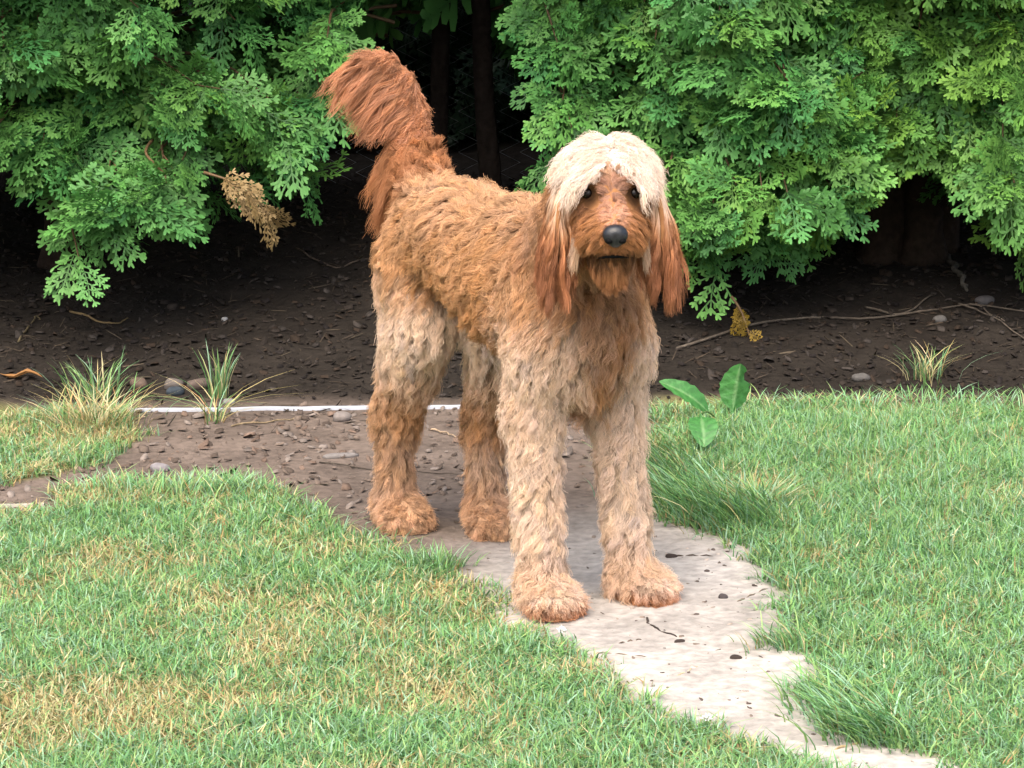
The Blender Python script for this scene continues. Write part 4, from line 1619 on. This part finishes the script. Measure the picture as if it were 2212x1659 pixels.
def twig(px, r, label, col=(0.07, 0.05, 0.04), lift=0.4, forks=(), n=18, name='twig'):
    P = np.array([gp(*p) for p in px])
    base = P[0].copy()
    P = spline(P, n)
    P[:, 2] = ground_h(P[:, 0], P[:, 1]) + r * 0.8 + lift * 0.01 * np.abs(np.sin(np.linspace(0, 9, n)))
    P[1:-1, :2] += RNG.normal(0, r * 0.5, (n - 2, 2))
    g = Geo()
    tv, tq, tt = tube(P, np.linspace(r, r * 0.5, n), 6)
    g.add(tv, tq, tt, np.array(col) * RNG.uniform(0.8, 1.2, (len(tv), 1)))
    for f in forks:
        Q = np.array([gp(*p) for p in f])
        Q = spline(Q, 9)
        Q[:, 2] = ground_h(Q[:, 0], Q[:, 1]) + r + 0.006
        tv, tq, tt = tube(Q, np.linspace(r * 0.7, r * 0.35, 9), 5)
        g.add(tv, tq, tt, np.array(col) * 1.1)
    return g.obj(name, M_bark, smooth=True, loc=base, label=label, cat='twig')


grey = (0.085, 0.070, 0.055)
twig([(1462, 752), (1600, 712), (1740, 690), (1880, 672), (2000, 664), (2110, 662), (2230, 676)], 0.0042, 'long thin fallen branch lying across the dark bed at right', grey,
     forks=[[(2070, 664), (2120, 682), (2170, 704), (2240, 736)], [(2095, 640), (2125, 672), (2170, 702)]])
twig([(1630, 866), (1720, 868), (1800, 872), (1890, 866), (2000, 868), (2100, 862), (2216, 866)], 0.0035, 'long brown stick along the back edge of the right lawn', (0.13, 0.10, 0.075))
twig([(1870, 606), (1950, 592), (2020, 586)], 0.004, 'grey stick on the ground in front of the thick stems', grey)
twig([(2050, 470), (2075, 530), (2090, 585)], 0.009, 'short thick grey stick leaning at the foot of the thick stems', (0.10, 0.09, 0.075))
twig([(1452, 1207), (1490, 1205), (1540, 1206)], 0.0022, 'straight twig on the path pointing to the right lawn', (0.06, 0.045, 0.035))
twig([(1398, 1338), (1402, 1352), (1425, 1366), (1462, 1380)], 0.0024, 'curved dark twig on the path in front of the paws', (0.05, 0.04, 0.035))
twig([(1592, 1304), (1620, 1292), (1658, 1276)], 0.002, 'pale thin twig on the right half of the path', (0.22, 0.18, 0.14))
twig([(1335, 1395), (1360, 1390), (1386, 1386)], 0.0018, 'tiny brown twig on the path left of the curved twig', (0.12, 0.09, 0.07))
twig([(1285, 1415), (1340, 1418), (1400, 1424)], 0.0016, 'faint thin twig along the left border of the path', (0.16, 0.13, 0.10))
twig([(1460, 1466), (1490, 1452), (1508, 1444)], 0.0014, 'pale straw piece lying in the middle of the path', (0.45, 0.36, 0.22))
twig([(1800, 1625), (1850, 1612), (1900, 1596)], 0.0022, 'straw stalk at the lower right border of the path', (0.42, 0.32, 0.18))
twig([(930, 930), (960, 938), (985, 948)], 0.0024, 'pale splinter on bare earth between the hind legs', (0.32, 0.24, 0.16))
twig([(690, 1000), (800, 1016), (930, 1024), (1010, 1030)], 0.0018, 'thin dark twig on the bare earth behind the near hind leg', (0.06, 0.05, 0.04))
twig([(500, 922), (600, 912), (660, 905)], 0.0022, 'dry stalk on bare earth in front of the white edging strip', (0.26, 0.20, 0.12))
twig([(150, 640), (230, 625), (275, 600)], 0.0035, 'curved yellowish twig under the left tree', (0.14, 0.10, 0.05))
twig([(40, 740), (75, 690), (85, 640)], 0.0028, 'small twig on the bed at the far left', (0.10, 0.08, 0.045))
twig([(640, 520), (720, 545), (800, 560), (830, 590)], 0.003, 'thin twig on the bed below the tail', (0.085, 0.065, 0.05))


def stone(px, py, sx, sy, sz, col, label, name='stone', cat='stone', seed=0, sink=0.3):
    r = np.random.default_rng(seed + 900)
    c = gp(px, py)
    ax = r.normal(0, 1, (9, 3))
    n, m = 12, 8
    V = []
    for i in range(m + 1):
        th = math.pi * i / m
        for k in range(n):
            ph = 2 * math.pi * k / n
            v = np.array([math.sin(th) * math.cos(ph), math.sin(th) * math.sin(ph), math.cos(th)])
            b = 1.0
            for a in ax:
                dpt = v @ nrm(a)
                if dpt > 0.72:
                    b *= 1 - 0.45 * (dpt - 0.72)
            v = np.sign(v) * np.abs(v) ** 0.85 * b
            V.append(v * [sx / 2, sy / 2, sz / 2])
    V = np.array(V)
    a = r.uniform(-0.6, 0.6)
    V = np.stack([V[:, 0] * math.cos(a) - V[:, 1] * math.sin(a), V[:, 0] * math.sin(a) + V[:, 1] * math.cos(a), V[:, 2]], -1)
    V = V + c + [0, 0, sz * (0.5 - sink)]
    Q = [[i * n + k, i * n + (k + 1) % n, (i + 1) * n + (k + 1) % n, (i + 1) * n + k] for i in range(m) for k in range(n)]
    return mesh_obj(name, V, np.array(Q)[:, ::-1], None, np.broadcast_to(np.array(col), V.shape), M_stone, True, loc=c, label=label, cat=cat)


stone(300, 812, .05, .04, .034, (0.10, 0.072, 0.055), 'brown rounded stone, leftmost of the three by the edging', seed=1)
stone(375, 806, .052, .04, .036, (0.11, 0.095, 0.085), 'grey rounded stone in the middle of the three by the edging', seed=2)
stone(430, 822, .062, .045, .034, (0.095, 0.072, 0.06), 'wide brown stone touching the upright grass tuft', seed=3)
stone(378, 852, .05, .03, .028, (0.035, 0.045, 0.055), 'dark bluish stone in the grass in front of the three stones', seed=4)
stone(738, 908, .052, .04, .032, (0.19, 0.165, 0.15), 'pale grey stone just in front of the edging near the hind leg', seed=5)
stone(345, 1018, .048, .035, .028, (0.20, 0.185, 0.19), 'grey stone at the upper edge of the left lawn', seed=6)
stone(735, 988, .088, .03, .018, (0.17, 0.155, 0.145), 'flat grey flake on bare earth left of the hind leg', seed=7, sink=0.4)
stone(495, 872, .034, .025, .02, (0.18, 0.17, 0.17), 'small pale pebble behind the edging beside the upright tuft', seed=8)
stone(485, 690, .018, .016, .014, (0.22, 0.22, 0.22), 'tiny pale pebble alone on the dark bed', seed=9)
stone(1860, 820, .05, .035, .025, (0.08, 0.075, 0.07), 'grey stone half buried in the shaded bed at right', seed=10)
stone(2030, 690, .04, .03, .026, (0.085, 0.08, 0.075), 'rounded grey stone below the fallen branch fork', seed=11)
stone(2130, 580, .06, .04, .03, (0.07, 0.065, 0.065), 'dim stone at the foot of the right tree, by the stick', seed=12)
dark = (0.035, 0.026, 0.022)
stone(1450, 1208, .026, .014, .013, dark, 'dark clod at the end of the straight twig', 'clod', 'clod', 21, 0.1)
stone(1562, 1296, .018, .014, .014, (0.06, 0.05, 0.05), 'small grey clod beside the pale thin twig', 'clod', 'clod', 22, 0.1)
stone(1468, 1391, .024, .011, .010, dark, 'dark clod just below the curved twig', 'clod', 'clod', 23, 0.1)
stone(1590, 1426, .024, .014, .011, dark, 'dark clod alone in the middle of the lower path', 'clod', 'clod', 24, 0.1)
stone(1527, 1238, .012, .009, .008, (0.09, 0.07, 0.06), 'tiny brown crumb between the straight twig and the grey clod', 'clod', 'clod', 25, 0.1)

# curled dry leaf at the far left of the bed
c = gp(45, 815)
u, v = np.meshgrid(np.linspace(-1, 1, 9), np.linspace(-1, 1, 5))
w = (1 - np.abs(u) ** 1.8) * (1 + 0.35 * np.sin(u * 11))
V = np.stack([u * 0.055, v * 0.016 * w + 0.004 * np.sin(u * 5), 0.010 + 0.008 * np.abs(v) * w + 0.006 * np.sin(u * 4)], -1).reshape(-1, 3) + c
idx = np.arange(45).reshape(5, 9)
Q = np.stack([idx[:-1, :-1], idx[:-1, 1:], idx[1:, 1:], idx[1:, :-1]], -1).reshape(-1, 4)
mesh_obj('dry_leaf', V, Q, None, np.broadcast_to(np.array([0.28, 0.14, 0.05]), V.shape), M_leaf, True, loc=c, label='curled orange brown dry leaf on the bed at the left picture edge', cat='leaf')

# broad-leaved weed
wb = gp(1560, 915)
weed = empty('dock_weed', wb, label='broad leaved green weed growing at the lawn edge behind the dog', cat='plant')


def dock_leaf(base, tip, width, normal, fold=0.25, bend=0.1, bite=None):
    base, tip = np.array(base), np.array(tip)
    d = tip - base
    L = np.linalg.norm(d)
    d = d / L
    nrmv = nrm(np.array(normal) - (np.array(normal) @ d) * d)
    sv = np.cross(d, nrmv)
    nu, nv = 19, 11
    V, C = [], []
    for i in range(nu):
        t = i / (nu - 1)
        wd = width * 0.5 * (0.07 + 0.93 * math.sin(min(1, max(0, (t - 0.22) / 0.78)) ** 0.85 * math.pi) ** 0.62 if t > 0.22 else 0.07)
        for k in range(nv):
            q = (k / (nv - 1) - 0.5) * 2
            edge = 1 + 0.05 * math.sin(t * 46 + q * 2)
            ww = wd * edge
            if bite and q > 0.3 and abs(t - bite) < 0.08:
                ww *= 0.6
            z = fold * abs(q) * wd - bend * L * math.sin(t * math.pi) + 0.05 * wd * math.sin(t * 38) * abs(q)
            V.append(base + d * L * t + sv * q * ww + nrmv * z)
            vein = math.exp(-(q / 0.09) ** 2)
            cc = np.array([0.065, 0.225, 0.055]) * (0.9 + 0.15 * math.sin(t * 38 + abs(q) * 5))
            C.append(cc * (1 - vein * 0.7) + np.array([0.20, 0.36, 0.15]) * vein * 0.7)
    V = np.array(V) - wb
    idx = np.arange(nu * nv).reshape(nu, nv)
    Q = np.stack([idx[:-1, :-1], idx[:-1, 1:], idx[1:, 1:], idx[1:, :-1]], -1).reshape(-1, 4)
    return mesh_obj('leaf', V, Q, None, np.array(C), M_dock, True, weed)


Yw = wb[1]
dock_leaf(wb + [-0.01, 0, 0.0], at(1424, 824, Yw - 0.02), 0.062, (0.45, -0.55, 0.75), bend=-0.10)
dock_leaf(wb + [0.022, 0.01, 0.0], at(1600, 786, Yw + 0.02), 0.072, (0.15, -0.95, 0.2), fold=-0.5, bend=0.05, bite=0.8)
dock_leaf(at(1512, 893, 6.68), at(1521, 966, 6.57), 0.066, (0.05, -0.8, 0.6), bend=-0.12)
P = spline([wb + [-0.01, -0.01, 0.01], at(1530, 890, 6.85), at(1512, 894, 6.68)], 9)
tv, tq, tt = tube(P, np.linspace(0.0022, 0.0018, 9), 6)
mesh_obj('leaf_stalk', tv - wb, tq, tt, np.broadcast_to(np.array([0.16, 0.26, 0.09]), tv.shape), M_dock, True, weed)
dock_leaf(wb + [0.0, 0.0, 0.0], at(1480, 935, Yw - 0.02), 0.035, (0.2, -0.3, 0.9), bend=-0.12)

# a few clover flowers in the lawn at the lower edge
for i, (px, py, lab) in enumerate([(1525, 1585, 'white clover head at the left lawn edge near the picture bottom'), (1212, 1392, 'white clover head in the left lawn just below the front paw')]):
    c = gp(px, py, 0.024)
    g = Geo()
    for k in range(26):
        a = RNG.normal(0, 1, 3)
        a[2] = abs(a[2]) * 0.8
        a = nrm(a)
        tv, tq, tt = tube(np.array([c + a * 0.002, c + a * 0.007, c + a * 0.010]), [0.0008, 0.0014, 0.0004], 4)
        g.add(tv, tq, tt)
    tv, tq, tt = tube(np.array([gp(px, py, -0.003), c]), 0.001, 5)
    root = empty('clover_flower', gp(px, py), label=lab, cat='flower', group='clover flowers in the lawn')
    g.V = [w - np.array(root.location) for w in g.V]
    g.obj('flower_head', M_petal, root)
    mesh_obj('stalk', tv - np.array(root.location), tq, tt, np.broadcast_to(np.array([0.12, 0.22, 0.08]), tv.shape), M_grass, True, root)
